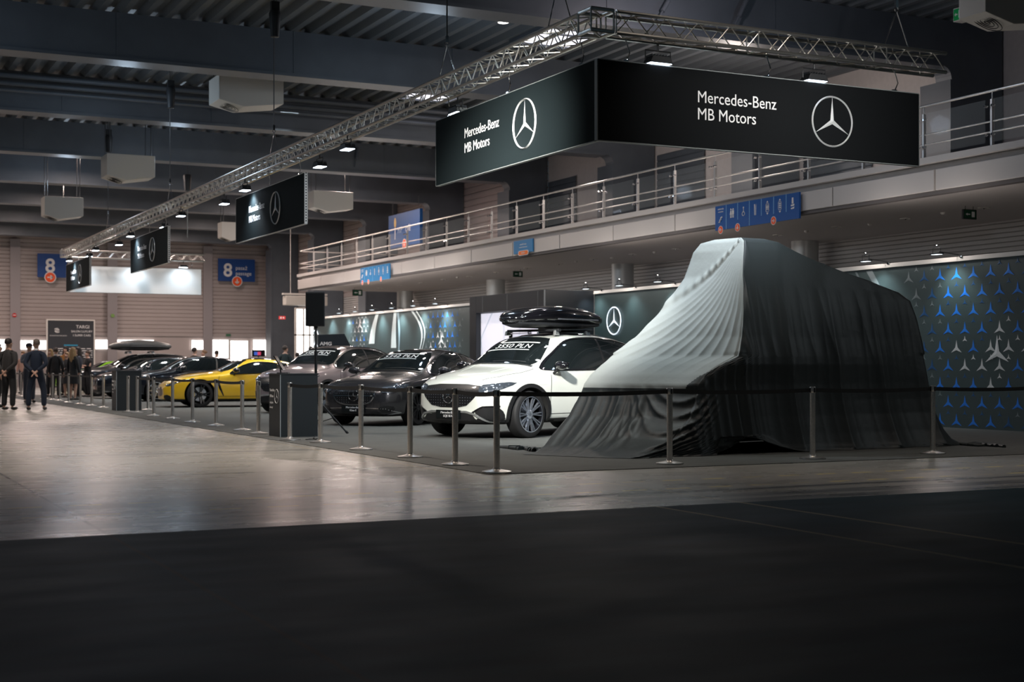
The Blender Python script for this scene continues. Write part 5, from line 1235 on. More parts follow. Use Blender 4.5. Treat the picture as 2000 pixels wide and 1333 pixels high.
        if gr:
            if face == 'e':
                strip('grille_frame', bvh, FM, smooth_poly(g, 2), .022, M_CHROME, gr, off=.018, closed=True, step=.025)
                strip('grille_bar', bvh, FM, [(-hw*.44, Z(.66)), (hw*.44, Z(.66))], .022, M_CHROME, gr, off=.022)
            mb = MB(); hp = onto(bvh, FM, [(0, Z(.68))], .0)[0]
            Ms = frameM((hp.x + .024, 0, hp.z), (0, 1, 0), (0, 0, 1)); star_mb(mb, .115, Ms, ring=.14, depth=.016); mb.build('emblem', M_CHROME, gr, recalc=False)
            mb = MB(); rd = random.Random(4); zz = Z(.46)
            while zz < Z(.90):
                yy_ = -hw*.5
                while yy_ < hw*.5:
                    if abs(math.hypot(yy_, zz - Z(.68))) > .15 and inside((yy_, zz), g):
                        h = onto(bvh, FM, [(yy_, zz)], .0155)[0]
                        if h is not None: mb.add([h + Vector((0, -.008, -.006)), h + Vector((0, .008, -.006)), h + Vector((0, 0, .009))], [(0, 1, 2)])
                    yy_ += .052
                zz += .042
            mb.build('grille_studs', M_LED, gr, recalc=False)
        hlp = [(hw*.56, Z(.94)), (hw*.78, Z(.99)), (hw*.935, Z(1.03)), (hw*.91, Z(.90)), (hw*.78, Z(.76)), (hw*.60, Z(.76))]
        for s, hd in zip((1, -1), both('headlight', hlp, M_HEAD)):
            if not hd: continue
            strip('light_strip', bvh, FM, [(x*s, z) for x, z in ((hw*.60, Z(.90)), (hw*.78, Z(.94)), (hw*.90, Z(.97)))], .016, M_LED, hd, off=.014)
            strip('light_strip', bvh, FM, [(x*s, z) for x, z in ((hw*.70, Z(.79)), (hw*.82, Z(.84)), (hw*.89, Z(.92)))], .018, M_LED, hd, off=.014)
            for q in (.70, .82):
                h = onto(bvh, FM, [(hw*q*s, Z(.87))], .012)[0]
                if h is not None: mb = MB(); mb.ball(h, .026, 10, 6, (.5, 1, 1)); mb.build('lamp_lens', M_LED, hd, smooth=60)
        # bumper: outer air intakes, lower grille, silver lip
        if face == 'eq':
            for s, it in zip((1, -1), both('air_intake', [(hw*.52, Z(.30)), (hw*.66, Z(.42)), (hw*.84, Z(.44)), (hw*.88, Z(.30)), (hw*.86, Z(.10)), (hw*.72, Z(.14))], M_TRIMBLK)):
                if it: strip('intake_trim', bvh, FM, [(x*s, z) for x, z in ((hw*.86, Z(.45)), (hw*.68, Z(.44)), (hw*.50, Z(.30)), (hw*.70, Z(.13)), (hw*.86, Z(.09)))], .022, M_GLOSSBLK, it, off=.018, step=.02)
            patch('lower_grille', bvh, FM, [(-hw*.46, Z(.30)), (hw*.46, Z(.30)), (hw*.62, Z(.06)), (hw*.56, Z(.0)), (-hw*.56, Z(.0)), (-hw*.62, Z(.06))], M_TRIMBLK, root, off=.012, sm=1, step=.03)
            strip('bumper_lip', bvh, FM, [(-hw*.84, Z(.04)), (-hw*.74, Z(.08)), (-hw*.56, Z(.26)), (-hw*.38, Z(.32)), (hw*.38, Z(.32)), (hw*.56, Z(.26)), (hw*.74, Z(.08)), (hw*.84, Z(.04))], .030, mat('satin_silver', (.6, .62, .62), .25, .8), root, off=.022, step=.02)
        else:
            both('air_intake', [(hw*.56, Z(.32)), (hw*.80, Z(.38)), (hw*.82, Z(.22)), (hw*.74, Z(.14)), (hw*.60, Z(.16))], M_TRIMBLK)
            patch('lower_grille', bvh, FM, [(-hw*.52, Z(.24)), (hw*.52, Z(.24)), (hw*.64, Z(.08)), (-hw*.64, Z(.08))], M_TRIMBLK, root, off=.012, sm=1, step=.03)
            strip('bumper_lip', bvh, FM, [(-hw*.86, Z(.14)), (-hw*.66, Z(.05)), (hw*.66, Z(.05)), (hw*.86, Z(.14))], .018, M_CHROME, root, off=.014)
            strip('bumper_lip', bvh, FM, [(-hw*.86, Z(.14)), (-hw*.70, Z(.26)), (-hw*.3, Z(.28)), (hw*.3, Z(.28)), (hw*.70, Z(.26)), (hw*.86, Z(.14))], .012, M_CHROME, root, off=.012)
    elif face == 'amg':
        both('headlight', [(hw*.58, Z(.86)), (hw*.84, Z(.98)), (hw*.86, Z(.86)), (hw*.72, Z(.76))], M_HEAD, off=.006)
        for s in (1, -1): patch('headlight_wing', bvh, SL[s], side([(L - .34, Z(1.08)), (L - .62, Z(1.16)), (L - .36, Z(.96)), (L - .16, Z(.84)), (L - .16, Z(.98))], s), M_HEAD, root, off=.006, sm=1)
        patch('grille', bvh, FM, [(-hw*.42, Z(.76)), (hw*.42, Z(.76)), (hw*.5, Z(.3)), (-hw*.5, Z(.3))], M_GRILLE, root, off=.005, sm=1)
        both('air_intake', [(hw*.60, Z(.34)), (hw*.78, Z(.38)), (hw*.80, Z(.14)), (hw*.62, Z(.12))], M_TRIMBLK)
    if plate:
        hp = onto(bvh, FM, [(0, Z(.24))], 0)[0]; x_ = hp.x + .02
        mb = MB(); mb.box((x_ - .015, -.26, hp.z - .055), (x_ + .004, .26, hp.z + .075)); pl = mb.build('plate', mat('plate_black', (.004, .006, .007), .35), root)
        Mp = frameM((x_ + .006, 0, hp.z + .02), (0, 1, 0), (0, 0, 1)); put_text(plate[0], .052, Mp, M_LETTER, pl, align='CENTER', depth=.001); put_text(plate[1], .052, frameM((x_ + .006, 0, hp.z - .035), (0, 1, 0), (0, 0, 1)), M_LETTER, pl, align='CENTER', depth=.001)
    return root, bvh
def place(kind, px, py, phi):
    # pixel of the contact point of the near front wheel -> (location, heading); heading 0 points to +x
    sp = SPEC[kind]; th = math.pi + R(phi); c = fl(px, py); d = Vector((math.cos(th), math.sin(th), 0)); lft = Vector((-d.y, d.x, 0))
    # the side facing the camera is the car's left
    return c - d*(sp['L']/2 - sp['fo']) - lft*(sp['W']/2 - .10) + Vector((0, 0, .008)), th
def roof_box(loc, th, L, W, H_, m, label):
    root = thing('roof_box', label, 'roof box', loc, th, 'roof boxes')
    def sect(name, keys, mm, parent):
        rows = []; n = 20
        for x, w_, zb, zt in keys:
            ring = []
            for k in range(n):
                a = 2*math.pi*k/n; c, s = math.cos(a), math.sin(a)
                ring.append((x, w_*math.copysign(abs(c)**.55, c), lerp(zb, zt, .5 + .5*math.copysign(abs(s)**.7, s))))
            rows.append(ring)
        mb = MB(); vs = [p for r in rows for p in r]; fs = [(i*n+j, i*n+(j+1)%n, (i+1)*n+(j+1)%n, (i+1)*n+j) for i in range(len(rows)-1) for j in range(n)]
        mb.add(vs, fs + [tuple(range(n))[::-1], tuple((len(rows)-1)*n + j for j in range(n))]); return mb.build(name, mm, parent, smooth=50)
    h = L/2
    sect('lid', [(h, W*.10, H_*.30, H_*.40), (h-.05, W*.22, H_*.22, H_*.52), (h-.2, W*.34, H_*.18, H_*.70), (h-.5, W*.44, H_*.18, H_*.88), (h-.95, W*.495, H_*.18, H_*.99), (0, W*.5, H_*.18, H_), (-h+.6, W*.48, H_*.18, H_*.92), (-h+.2, W*.40, H_*.18, H_*.74), (-h+.04, W*.33, H_*.2, H_*.62), (-h, W*.28, H_*.25, H_*.52)], m, root)
    sect('tray', [(h-.10, W*.20, .04, H_*.30), (h-.5, W*.42, 0, H_*.28), (0, W*.48, 0, H_*.28), (-h+.5, W*.44, 0, H_*.28), (-h+.08, W*.30, .04, H_*.3)], M_BLACK, root)
    mb = MB(); mb.box((-h+.35, W*.49, H_*.36), (h-.8, W*.505, H_*.42)); mb.build('side_handle', mat('box_strip', (.30, .30, .32), .25, .5), root, bevel=.004)
    for x in (.42, -.42):
        mb = MB(); mb.box((x - .04, -.56, -.06), (x + .04, .56, -.02)); bar_ = mb.build('crossbar', M_BLACK, root, bevel=.008)
        for s in (1, -1): mb = MB(); mb.prism([(-.06, 0), (.06, 0), (.04, .08), (-.04, .08)], .05, frameM((x, s*.53 - .02, -.12), (1, 0, 0), (0, 0, 1))); mb.build('bar_foot', MATS['satin_silver'], bar_, bevel=.006)
    return root
P_WHITE = mat('paint_white', (.66, .68, .63), .30, coat=1); P_GREY = mat('paint_graphite', (.050, .048, .053), .26, .55, coat=1); P_MAUVE = mat('paint_rose_grey', (.27, .215, .22), .32, .35, coat=1)
P_YEL = mat('paint_yellow', (.83, .50, .015), .30, coat=1); P_BLACK = mat('paint_black', (.008, .010, .016), .18, coat=1); P_DGREY = mat('paint_dark_grey', (.035, .038, .045), .28, .5, coat=1)
l, th = place('suv', 1030, 857, 23)
make_car('suv', 'white sport utility car with black roof box, star grille and machined wheels', P_WHITE, l, th, ('machined', 10, .09, .010), 'eq', '3550 PLN', ('Mercedes-Benz', 'EQE SUV'), roofm=M_GLOSSBLK, clad=True, chromewin=M_GLOSSBLK, mirror=M_GLOSSBLK, sill=.10)
MATS.setdefault('satin_silver', mat('satin_silver', (.6, .62, .62), .25, .8))
d = Vector((math.cos(th), math.sin(th), 0)); roof_box(l + d*-.05 + Vector((0, 0, 1.765)), th, 2.25, .90, .38, M_GLOSSBLK, 'glossy black roof box on the white car')
l, th = place('esedan', 812, 832, 37)
make_car('esedan', 'dark graphite saloon with chrome framed grille between white and rose-grey cars', P_GREY, l, th, ('dark', 10, .08, .010), 'e', '5342 PLN', ('Mercedes-Benz', 'Klasa E'), roofm=M_GLOSSBLK, chromewin=M_CHROME)
l, th = place('gla', 636, 808, 35)
make_car('gla', 'rose-grey compact sport utility car behind the near podium', P_MAUVE, l, th, ('machined', 5, .12, .02), 'eq', '3580 PLN', None, roofm=M_GLOSSBLK, rail=M_GLOSSBLK, clad=True, chromewin=M_TRIMBLK, mirror=M_GLOSSBLK)
l, th = place('coupe', 390, 797, -5)
make_car('coupe', 'bright yellow sports coupé with black wheels', P_YEL, l, th, ('black', 5, .17, .018), 'amg', None, None, roofm=M_GLOSSBLK, chromewin=M_GLOSSBLK, mirror=M_GLOSSBLK, sill=.08)
l, th = place('sedan', 306, 785, 0)
make_car('sedan', 'black saloon with silver spoked wheel left of the yellow coupé', P_BLACK, l, th, ('silver', 10, 0, .014), 'e', None, None, roofm=M_GLOSSBLK, chromewin=M_CHROME)
l, th = place('sedan', 241, 780, 0)
make_car('sedan', 'black saloon half hidden behind the far podium', P_BLACK, l, th, ('silver', 5, .1, .014), 'e', None, None, chromewin=M_CHROME)
l, th = place('wagon', 189, 775, -3)
make_car('wagon', 'dark grey estate car with grey roof box and dark wheel, furthest left in the row', P_DGREY, l, th, ('dark', 5, .12, .018), 'eq', None, None, rail=M_CHROME, chromewin=M_CHROME)
d = Vector((math.cos(th), math.sin(th), 0)); roof_box(l + d*-.1 + Vector((0, 0, 1.70)), th, 2.3, .9, .40, mat('box_grey', (.20, .21, .21), .3, .3), 'grey roof box on the dark estate car at the far left')
for kind, px, py, phi, nm, pt in (('coupe', 152, 763.5, 0, 'light green sports car far behind the estate car, only its roof showing', mat('paint_green', (.22, .55, .02), .3, coat=1)), ('coupe', 205, 769, 0, 'pale beige sports car far behind the estate car bonnet', mat('paint_beige', (.45, .40, .36), .3, coat=1))):
    l, th = place(kind, px, py, phi); make_car(kind, nm, pt, l, th, ('dark', 5, .12, .018), 'amg', roofm=None)
# ================================================================= vehicle under its cover
PHI = R(83); BV = Vector((math.sin(PHI), math.cos(PHI), 0)); WV = Vector((-BV.y, BV.x, 0)); C0 = Vector((10.07, 15.15, 0))
# level curves: z, near-front (s,t), far-front (s,t), rear-near (s,t), rear-far (s,t)
LV = [(2.875,(1.30,.62),(1.22,.80),(1.50,.55),(1.50,.85)), (2.865,(1.20,.44),(1.12,.92),(1.60,.42),(1.60,1.0)), (2.82,(1.17,.35),(1.01,1.10),(1.78,.34),(1.78,1.2)), (2.70,(1.13,.31),(.95,1.20),(2.12,.29),(2.12,1.4)), (2.58,(1.09,.28),(.93,1.25),(2.50,.27),(2.50,1.5)), (2.35,(1.03,.23),(.87,1.33),(3.50,.25),(3.50,1.6)), (2.20,(1.00,.19),(.78,1.40),(4.15,.24),(4.15,1.65)),
      (2.08,(.98,.17),(.70,1.45),(4.31,.20),(4.31,1.68)), (1.88,(.95,.13),(.54,1.52),(4.36,.16),(4.36,1.7)), (1.53,(.87,.07),(.19,1.64),(4.42,.10),(4.42,1.75)), (1.27,(.75,.0),(-.18,1.80),(4.46,.05),(4.46,1.8)), (1.16,(.46,-.02),(-.32,1.85),(4.48,.03),(4.48,1.8)), (1.02,(.20,.0),(-.46,1.90),(4.50,.0),(4.5,1.85)),
      (.90,(.06,.01),(-.54,1.93),(4.52,-.02),(4.52,1.85)), (.80,(.05,.0),(-.57,1.93),(4.53,-.04),(4.53,1.86)), (.68,(.0,-.02),(-.66,1.90),(4.55,-.06),(4.55,1.88)), (.48,(-.12,-.05),(-.86,1.85),(4.60,-.12),(4.60,1.9)), (.23,(-.42,-.08),(-1.22,1.75),(4.68,-.24),(4.7,2.0)), (.10,(-.75,-.08),(-1.40,1.65),(4.78,-.33),(4.8,2.1)), (.03,(-1.10,-.08),(-1.60,1.55),(4.95,-.40),(5.0,2.2)), (.012,(-1.22,-.10),(-1.85,1.5),(5.25,-.44),(5.3,2.3))]
def lvl(z):
    ks = LV[::-1]
    if z <= ks[0][0]: return ks[0][1:]
    for a, b in zip(ks[:-1], ks[1:]):
        if z <= b[0]: t = (z - a[0])/(b[0] - a[0]); return tuple((lerp(p[0], q[0], t), lerp(p[1], q[1], t)) for p, q in zip(a[1:], b[1:]))
    return ks[-1][1:]
NFr, NSd, NRr, NFs = 150, 300, 60, 60       # columns: front, near side, rear, far side
def ridge(x): x = x - math.floor(x); return (1 - abs(2*x - 1))**2.2
_rp = [random.Random(11).uniform(-1, 1) for _ in range(512)]
def vn(x):
    i = math.floor(x); t = x - i; t = t*t*(3-2*t); return _rp[i % 512]*(1-t) + _rp[(i+1) % 512]*t
def cloth():
    zs = []
    for a, b in zip(LV[:-1], LV[1:]):
        n = max(2, int((a[0] - b[0]) / .022)); zs += [lerp(a[0], b[0], k/n) for k in range(n)]
    zs.append(LV[-1][0]); N = NFr + NSd + NRr + NFs; vs = []
    for z in zs:
        nf, ff, nr, fr = [Vector(q) for q in lvl(z)]
        ring = []
        for k in range(NFr): ring.append((ff.lerp(nf, k/NFr), 'f', 1 - k/NFr))      # from far-front to near-front
        for k in range(NSd): ring.append((nf.lerp(nr, k/NSd), 'n', k/NSd))
        for k in range(NRr): ring.append((nr.lerp(fr, k/NRr), 'r', k/NRr))
        for k in range(NFs): ring.append((fr.lerp(ff, k/NFs), 's', k/NFs))
        P = [q[0] for q in ring]
        wdt = 7 if z > 1.3 else 10
        for _ in range(3):      # round the corners
            S = []
            acc = Vector((0, 0))
            n_ = len(P)
            for i in range(-wdt, wdt + 1): acc = acc + P[i % n_]
            for i in range(n_):
                S.append(acc / (2*wdt + 1)); acc = acc - P[(i - wdt) % n_] + P[(i + wdt + 1) % n_]
            P = S
        for i, p in enumerate(P):
            kind, f = ring[i][1], ring[i][2]; t_ = P[(i+2) % N] - P[i-2]; nrm = Vector((t_.y, -t_.x)); nrm.normalize()
            d = 0; dz = 0; down = max(0, 1.2 - z)
            arc = (i - NFr)/NSd*4.4 if kind == 'n' else 0
            if kind == 'n' or kind == 'r':
                x = (p.x - .3) if kind == 'n' else 4.4 + f*1.8
                q = x*1.15 + .85*vn(x*1.25 + 2) + .12*vn(z*1.6 + x*.8) + .08*max(0, z - 1.6)*math.sin(x*3)
                am = .045 + .11*sstep((2.3 - z)/2.0)
                d += am*(ridge(q) - .3)*(.65 + .45*vn(x*1.9 + 7 + z*.5)) + .006*ridge(x*5.1 + 1.2*vn(x*2) + .3*vn(z*2))*sstep((2.6 - z)/1.0)
                d += .012*ridge(x*2.7 + .5*z + 2*vn(x*.7))*sstep((z - 1.0)/.5)*sstep((2.4 - z)/.3)
                if kind == 'n' and x < 1.0:
                    d += .03*ridge(x*6.5 + .25*z)*sstep((1.0 - x)/.4)
            if kind == 'f' or (kind == 'n' and arc < .9):
                g = f*1.75 if kind == 'f' else -arc
                # folds fanning out from the near top corner over the wind screen
                if z > .85 and kind == 'f':
                    ang = math.atan2(g + .03, (2.95 - z)*1.1); dist = math.hypot(g, 2.95 - z)
                    mask = sstep((.98 - ang)/.25)*sstep((z - .95)/.35)*sstep(dist/.5)
                    q = ang*13 + .5*vn(ang*9)
                    d += .030*dist*.75*(ridge(q) - .25)*mask*(.55 + .55*vn(ang*11 + 3))
                    m2 = math.exp(-((ang - 1.02)/.05)**2)*sstep((z - 1.0)/.3)
                    d += .018*m2*(1 + .6*math.sin(dist*38)) - .012*math.exp(-((ang - .95)/.04)**2)*sstep((z-1.0)/.3)
                # skirt below the bonnet edge: long folds spreading to the floor
                if z < .95:
                    m = sstep((.95 - z)/.35); x = g*3.4 + .5*(.95 - z)*1.2
                    q = x + .4*vn(x*.8 + 5); fl_ = sstep((g - .35)/.4)
                    d += m*fl_*(.075*(ridge(q) - .35) + .02*ridge(q*2.7))*(.8 + .5*vn(x + 9))
                    # swags hanging round the near corner
                    c = g - .22; m3 = m*sstep((.75 - abs(c))/.4)
                    q = (z + .0 - .95*c*c*1.6)*5.2 + .25*vn(c*4 + 3)
                    d += m3*(.045*(ridge(q) - .4))
            if z < .05: d += .12*vn(i*.11)*(1 - z/.05) + .05*vn(i*.31 + 4)*(1 - z/.05)
            p2 = p + nrm*d; zz = z
            if z < .05: zz = max(.010, z + .012*abs(vn(i*.5)) )
            # lifted hem where the floor shows through
            if kind == 'n' and arc < 2.3:
                lift = .24*sstep((arc - .98)/.06)*sstep((2.1 - arc)/.9); zz = max(zz, lift)
            w3 = C0 + BV*p2.x + WV*p2.y; vs.append((w3.x, w3.y, zz))
    M_ = len(zs); fs = []
    for r in range(M_ - 1):
        for i in range(N): fs.append((r*N + i, r*N + (i+1) % N, (r+1)*N + (i+1) % N, (r+1)*N + i))
    c = len(vs); top = [Vector(v) for v in vs[:N]]; cc = sum(top, Vector())/N; cc.z += .003; vs.append(tuple(cc))
    for i in range(N): fs.append((c, (i+1) % N, i))
    return vs, fs
M_CLOTH_LIT = mat('cover_cloth_lit', (.40, .425, .41), .6, spec=.2, sheen=.1, bump=.12, bscale=14, noise=.05, nscale=3)  # lit tone of the cover, light put into the colour
M_CLOTH_SHADE = mat('cover_cloth_shade', (.021, .027, .028), .5, spec=.45, sheen=.05, bump=.12, bscale=14)  # shaded tone of the same cover, shade put into the colour
vs, fs = cloth(); root = thing('covered_van', 'tall van under a draped cloth cover with painted light and shade, nose towards the aisle', 'covered vehicle', C0 + BV*2.2 + WV*.9)
me = bpy.data.meshes.new('cloth_cover'); me.from_pydata([tuple(Vector(v) - root.location) for v in vs], [], fs); me.materials.append(M_CLOTH_LIT); me.materials.append(M_CLOTH_SHADE)
N_ = NFr + NSd + NRr + NFs; zrow = []
for a, b in zip(LV[:-1], LV[1:]):
    n = max(2, int((a[0] - b[0]) / .022)); zrow += [lerp(a[0], b[0], k/n) for k in range(n)]
def lit_area(fi):      # pale tone painted where light strikes wind screen and bonnet, dark tone for the shade
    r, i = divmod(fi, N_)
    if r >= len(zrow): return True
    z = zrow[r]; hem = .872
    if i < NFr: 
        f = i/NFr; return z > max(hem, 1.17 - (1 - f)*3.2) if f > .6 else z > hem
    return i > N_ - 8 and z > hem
for p in me.polygons: p.material_index = 0 if lit_area(p.index) else 1
bm = bmesh.new(); bm.from_mesh(me); bmesh.ops.recalc_face_normals(bm, faces=bm.faces); bm.to_mesh(me); bm.free()
me.polygons.foreach_set('use_smooth', [True]*len(me.polygons))
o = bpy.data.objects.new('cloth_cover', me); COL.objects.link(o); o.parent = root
# tyres and floor pan of the hidden van, seen under the lifted hem
for s_, t_ in ((.62, .35), (.62, 1.5), (3.6, .45), (3.6, 1.5)):
    p = C0 + BV*s_ + WV*t_ - root.location; mb = MB(); mb.lathe([(.2, -.11), (.33, -.11), (.35, -.07), (.35, .07), (.33, .11), (.2, .11)], 32, frameM((p.x, p.y, .36), tuple(BV), (0, 0, 1))); mb.build('wheel', M_TYRE, root, smooth=40)
mb = MB(); a = C0 + BV*.9 + WV*.5 - root.location; L4 = [a, a + BV*2.6, a + BV*2.6 + WV*1.0, a + WV*1.0]
mb.add([(q.x, q.y, z) for z in (.30, .8) for q in L4], [(0,1,2,3), (7,6,5,4), (0,4,5,1), (1,5,6,2), (2,6,7,3), (3,7,4,0)]); mb.build('floor_pan', M_DARKIN, root)
# loose cloth hem lying on the carpet
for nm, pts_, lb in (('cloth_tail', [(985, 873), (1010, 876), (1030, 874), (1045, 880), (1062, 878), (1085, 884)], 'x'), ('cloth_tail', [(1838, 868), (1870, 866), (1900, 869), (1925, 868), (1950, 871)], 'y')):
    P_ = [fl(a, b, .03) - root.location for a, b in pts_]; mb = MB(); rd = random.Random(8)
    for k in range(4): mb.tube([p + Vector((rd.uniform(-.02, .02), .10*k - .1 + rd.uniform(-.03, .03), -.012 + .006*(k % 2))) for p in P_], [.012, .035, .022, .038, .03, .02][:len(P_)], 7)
    mb.build(nm, M_CLOTH_SHADE, root, smooth=60)
# ================================================================= people
def skin_obj(name, verts, edges, radii, m, par, levels=2, root_i=0):
    me = bpy.data.meshes.new(name); me.from_pydata(verts, edges, []); o = bpy.data.objects.new(name, me); COL.objects.link(o)
    sk = o.modifiers.new('s', 'SKIN'); sk.use_smooth_shade = True; sub = o.modifiers.new('u', 'SUBSURF'); sub.levels = levels; sub.render_levels = levels
    lay = me.skin_vertices[0].data
    for i, r in enumerate(radii):
        lay[i].radius = r if isinstance(r, tuple) else (r, r); lay[i].use_root = (i == root_i)
    dg = bpy.context.evaluated_depsgraph_get(); nm = bpy.data.meshes.new_from_object(o.evaluated_get(dg)); nm.name = name
    o.modifiers.clear(); old = o.data; o.data = nm; bpy.data.meshes.remove(old)
    nm.materials.clear(); nm.materials.append(m); nm.polygons.foreach_set('use_smooth', [True]*len(nm.polygons))
    if par: o.parent = par
    return o
SKIN = mat('skin', (.50, .30, .22), .5, noise=.04); SKIN2 = mat('skin_tanned', (.40, .23, .16), .5)
ARMS = {'down': ((-.02, .235, 1.17), (.04, .25, .92)), 'back': ((-.10, .27, 1.17), (-.19, .055, .985)), 'front': ((.02, .25, 1.18), (.24, .07, 1.13)), 'fold': ((.05, .25, 1.19), (.22, -.02, 1.20)), 'phone': ((.06, .25, 1.22), (.24, .10, 1.36))}
def person(label, loc, rz, h=1.78, armL='down', armR='down', top=(.01, .01, .012), bottom=(.01, .01, .012), hair=(.02, .014, .01), style='short', skirt=False, stance=.11, shirt=None, skin=SKIN, slim=1.0, look=0, cap=None, shoes=(.01, .01, .01)):
    k = h / 1.78; root = thing('person', label, 'person', loc, rz, None); V = []; E_ = []; Rr = []
    def v(p, r, par=None):
        V.append((p[0]*k, p[1]*k, p[2]*k)); Rr.append(tuple(a*k for a in r) if isinstance(r, tuple) else r*k)
        if par is not None: E_.append((par, len(V) - 1))
        return len(V) - 1
    sl = slim
    pel = v((0, 0, .95), (.12*sl, .15*sl)); sp_ = v((0, 0, 1.12), (.10*sl, .13*sl), pel); ch = v((.01, 0, 1.32), (.115*sl, .155*sl), sp_); nb = v((-.01, 0, 1.475), (.07, .09), ch); nk = v((.0, 0, 1.545), (.054, .056), nb)
    cl, sl_ = math.cos(look), math.sin(look); hd = lambda x, y, z: (x*cl - y*sl_, x*sl_ + y*cl, z)
    jw = v(hd(.018, 0, 1.605), (.066, .060), nk); md = v(hd(.012, 0, 1.675), (.092, .074), jw); tp = v(hd(-.004, 0, 1.735), (.072, .062), md)
    no = v(hd(.105, 0, 1.655), (.014, .012), md)
    arms = {}
    for s, pose in ((1, armL), (-1, armR)):
        e, w_ = ARMS[pose]; e = (e[0], e[1]*s, e[2]); w_ = (w_[0], w_[1]*s, w_[2]) if pose != 'fold' else (w_[0], w_[1]*s, w_[2] + .03*s)
        sh = v((-.01, .175*s*sl, 1.425), (.050, .050), nb); el = v(e, (.040, .040), sh); wr = v(w_, (.026, .026), el)
        d = (Vector(w_) - Vector(e)).normalized(); pa = Vector(w_) + d*.06; palm = v(pa, (.022, .036), wr); arms[s] = (sh, el, wr)
        sd = Vector((0, 0, 1)).cross(d); sd = sd.normalized() if sd.length > .1 else Vector((1, 0, 0)); cu = Vector((0, 0, -1)) if abs(d.z) < .8 else Vector((.6, -s*.6, 0))
        for q, ln in ((-.03, .068), (-.010, .082), (.010, .078), (.03, .062)):
            f1 = v(pa + sd*q + d*.05, .0095, palm); f2 = v(pa + sd*q*1.1 + d*(.05 + ln*.5) + cu*.012, .0088, f1); v(pa + sd*q*1.1 + d*(.05 + ln*.85) + cu*.034, .0078, f2)
        t1 = v(pa - d*.01 + sd*.045 + cu*.01, .0105, palm); v(pa + d*.03 + sd*.06 + cu*.03, .009, t1)
    lg = []
    for s in (1, -1):
        hp = v((0, .088*s, .90), (.092*sl, .088*sl), pel); kn = v((.02, (stance*.95)*s, .50), (.058, .056), hp); cf = v((-.012, stance*s, .33), (.052, .050), kn); an = v((-.02, stance*s, .10), (.034, .032), cf); hl_ = v((-.035, stance*s, .045), (.036, .034), an); to = v((.13, (stance + .02)*s, .03), (.026, .038), hl_); lg.append((hp, kn, cf, an, hl_, to))
    body = skin_obj('body', V, E_, Rr, skin, root, 2)
    # trousers / skirt, jacket, shoes, hair as clothing over the body
    g = 1.12
    if not skirt:
        vv = [V[pel]] + [V[i] for l in lg for i in l[:4]] + [(0, 0, 1.12*k)]; ee = [(0, 1), (1, 2), (2, 3), (3, 4), (0, 5), (5, 6), (6, 7), (7, 8), (0, 9)]
        vv[4] = (vv[4][0], vv[4][1], .085*k); vv[8] = (vv[8][0], vv[8][1], .085*k)
        rr = [(.135*sl*k, .165*sl*k)] + [(a*k, a*k) for a in (.112*sl, .086, .078, .070)]*2 + [(.125*sl*k, .155*sl*k)]
        skin_obj('trousers', vv, ee, rr, mat('cloth_%d_%d_%d' % tuple(int(c*999) for c in bottom), bottom, .8, sheen=.1), root)
    else:
        mb = MB(); mb.lathe([(.125*k, 1.06*k), (.165*k, .93*k), (.19*k, .75*k), (.20*k, .56*k), (.19*k, .555*k)], 20, Matrix.Diagonal((.82, 1, 1, 1))); mb.build('skirt', mat('cloth_%d_%d_%d' % tuple(int(c*999) for c in bottom), bottom, .8), root, smooth=60)
    vv = [V[pel], V[sp_], V[ch], tuple(Vector(V[nb]) + Vector((0, 0, .02*k)))]; vv[0] = (vv[0][0], vv[0][1], .82*k); vv.append(tuple(Vector(V[nb]) + Vector((0, 0, .06*k)))); ee = [(0, 1), (1, 2), (2, 3), (3, 4)]; rr = [(.150*sl*k, .195*sl*k), (.130*sl*k, .165*sl*k), (.150*sl*k, .195*sl*k), (.098*k, .110*k), (.066*k, .068*k)]
    topm = mat('cloth_%d_%d_%d' % tuple(int(c*999) for c in top), top, .8, sheen=.1)
    jk = skin_obj('jacket' if style != 'tee' else 'shirt', vv, ee, rr, topm, root); short = style == 'tee'
    body.data.materials.append(topm)      # the shirt under the jacket
    for f in body.data.polygons:
        c = f.center
        if (.85*k < c.z < 1.515*k) and abs(c.x) < .15*k and abs(c.y) < .25*k: f.material_index = 1
    allv = [tuple(p.co) for p in jk.data.vertices]; allf = [tuple(p.vertices) for p in jk.data.polygons]
    yl, yr_ = Vector(V[arms[1][0]]), Vector(V[arms[-1][0]]); ym = (yl + yr_)/2 + Vector((0, 0, .012*k))
    t = skin_obj('yoke', [tuple(yl), tuple(yl.lerp(ym, .55) + Vector((0, 0, .010*k))), tuple(ym), tuple(yr_.lerp(ym, .55) + Vector((0, 0, .010*k))), tuple(yr_)], [(q, q+1) for q in range(4)], [(.070*k, .070*k), (.082*k, .080*k), (.092*k, .088*k), (.082*k, .080*k), (.070*k, .070*k)], topm, None)
    n0 = len(allv); allv += [tuple(p.co) for p in t.data.vertices]; allf += [tuple(q + n0 for q in p.vertices) for p in t.data.polygons]; bpy.data.objects.remove(t)
    for s in (1, -1):
        sh, el, wr = arms[s]; up = Vector((0, 0, .004*k)); a0 = Vector(V[nb]).lerp(Vector(V[sh]), .45) + Vector((0, 0, -.035*k))
        sv = [tuple(a0), tuple(Vector(V[sh]) + up), tuple(Vector(V[sh]).lerp(Vector(V[el]), .55))]; sr = [(.070*k, .070*k), (.084*k, .084*k), (.070*k, .070*k)]
        if not short: sv += [V[el], V[wr]]; sr += [(.062*k, .062*k), (.045*k, .045*k)]
        t = skin_obj('sleeve', sv, [(q, q + 1) for q in range(len(sv) - 1)], sr, topm, None)
        n0 = len(allv); allv += [tuple(p.co) for p in t.data.vertices]; allf += [tuple(q + n0 for q in p.vertices) for p in t.data.polygons]; bpy.data.objects.remove(t)
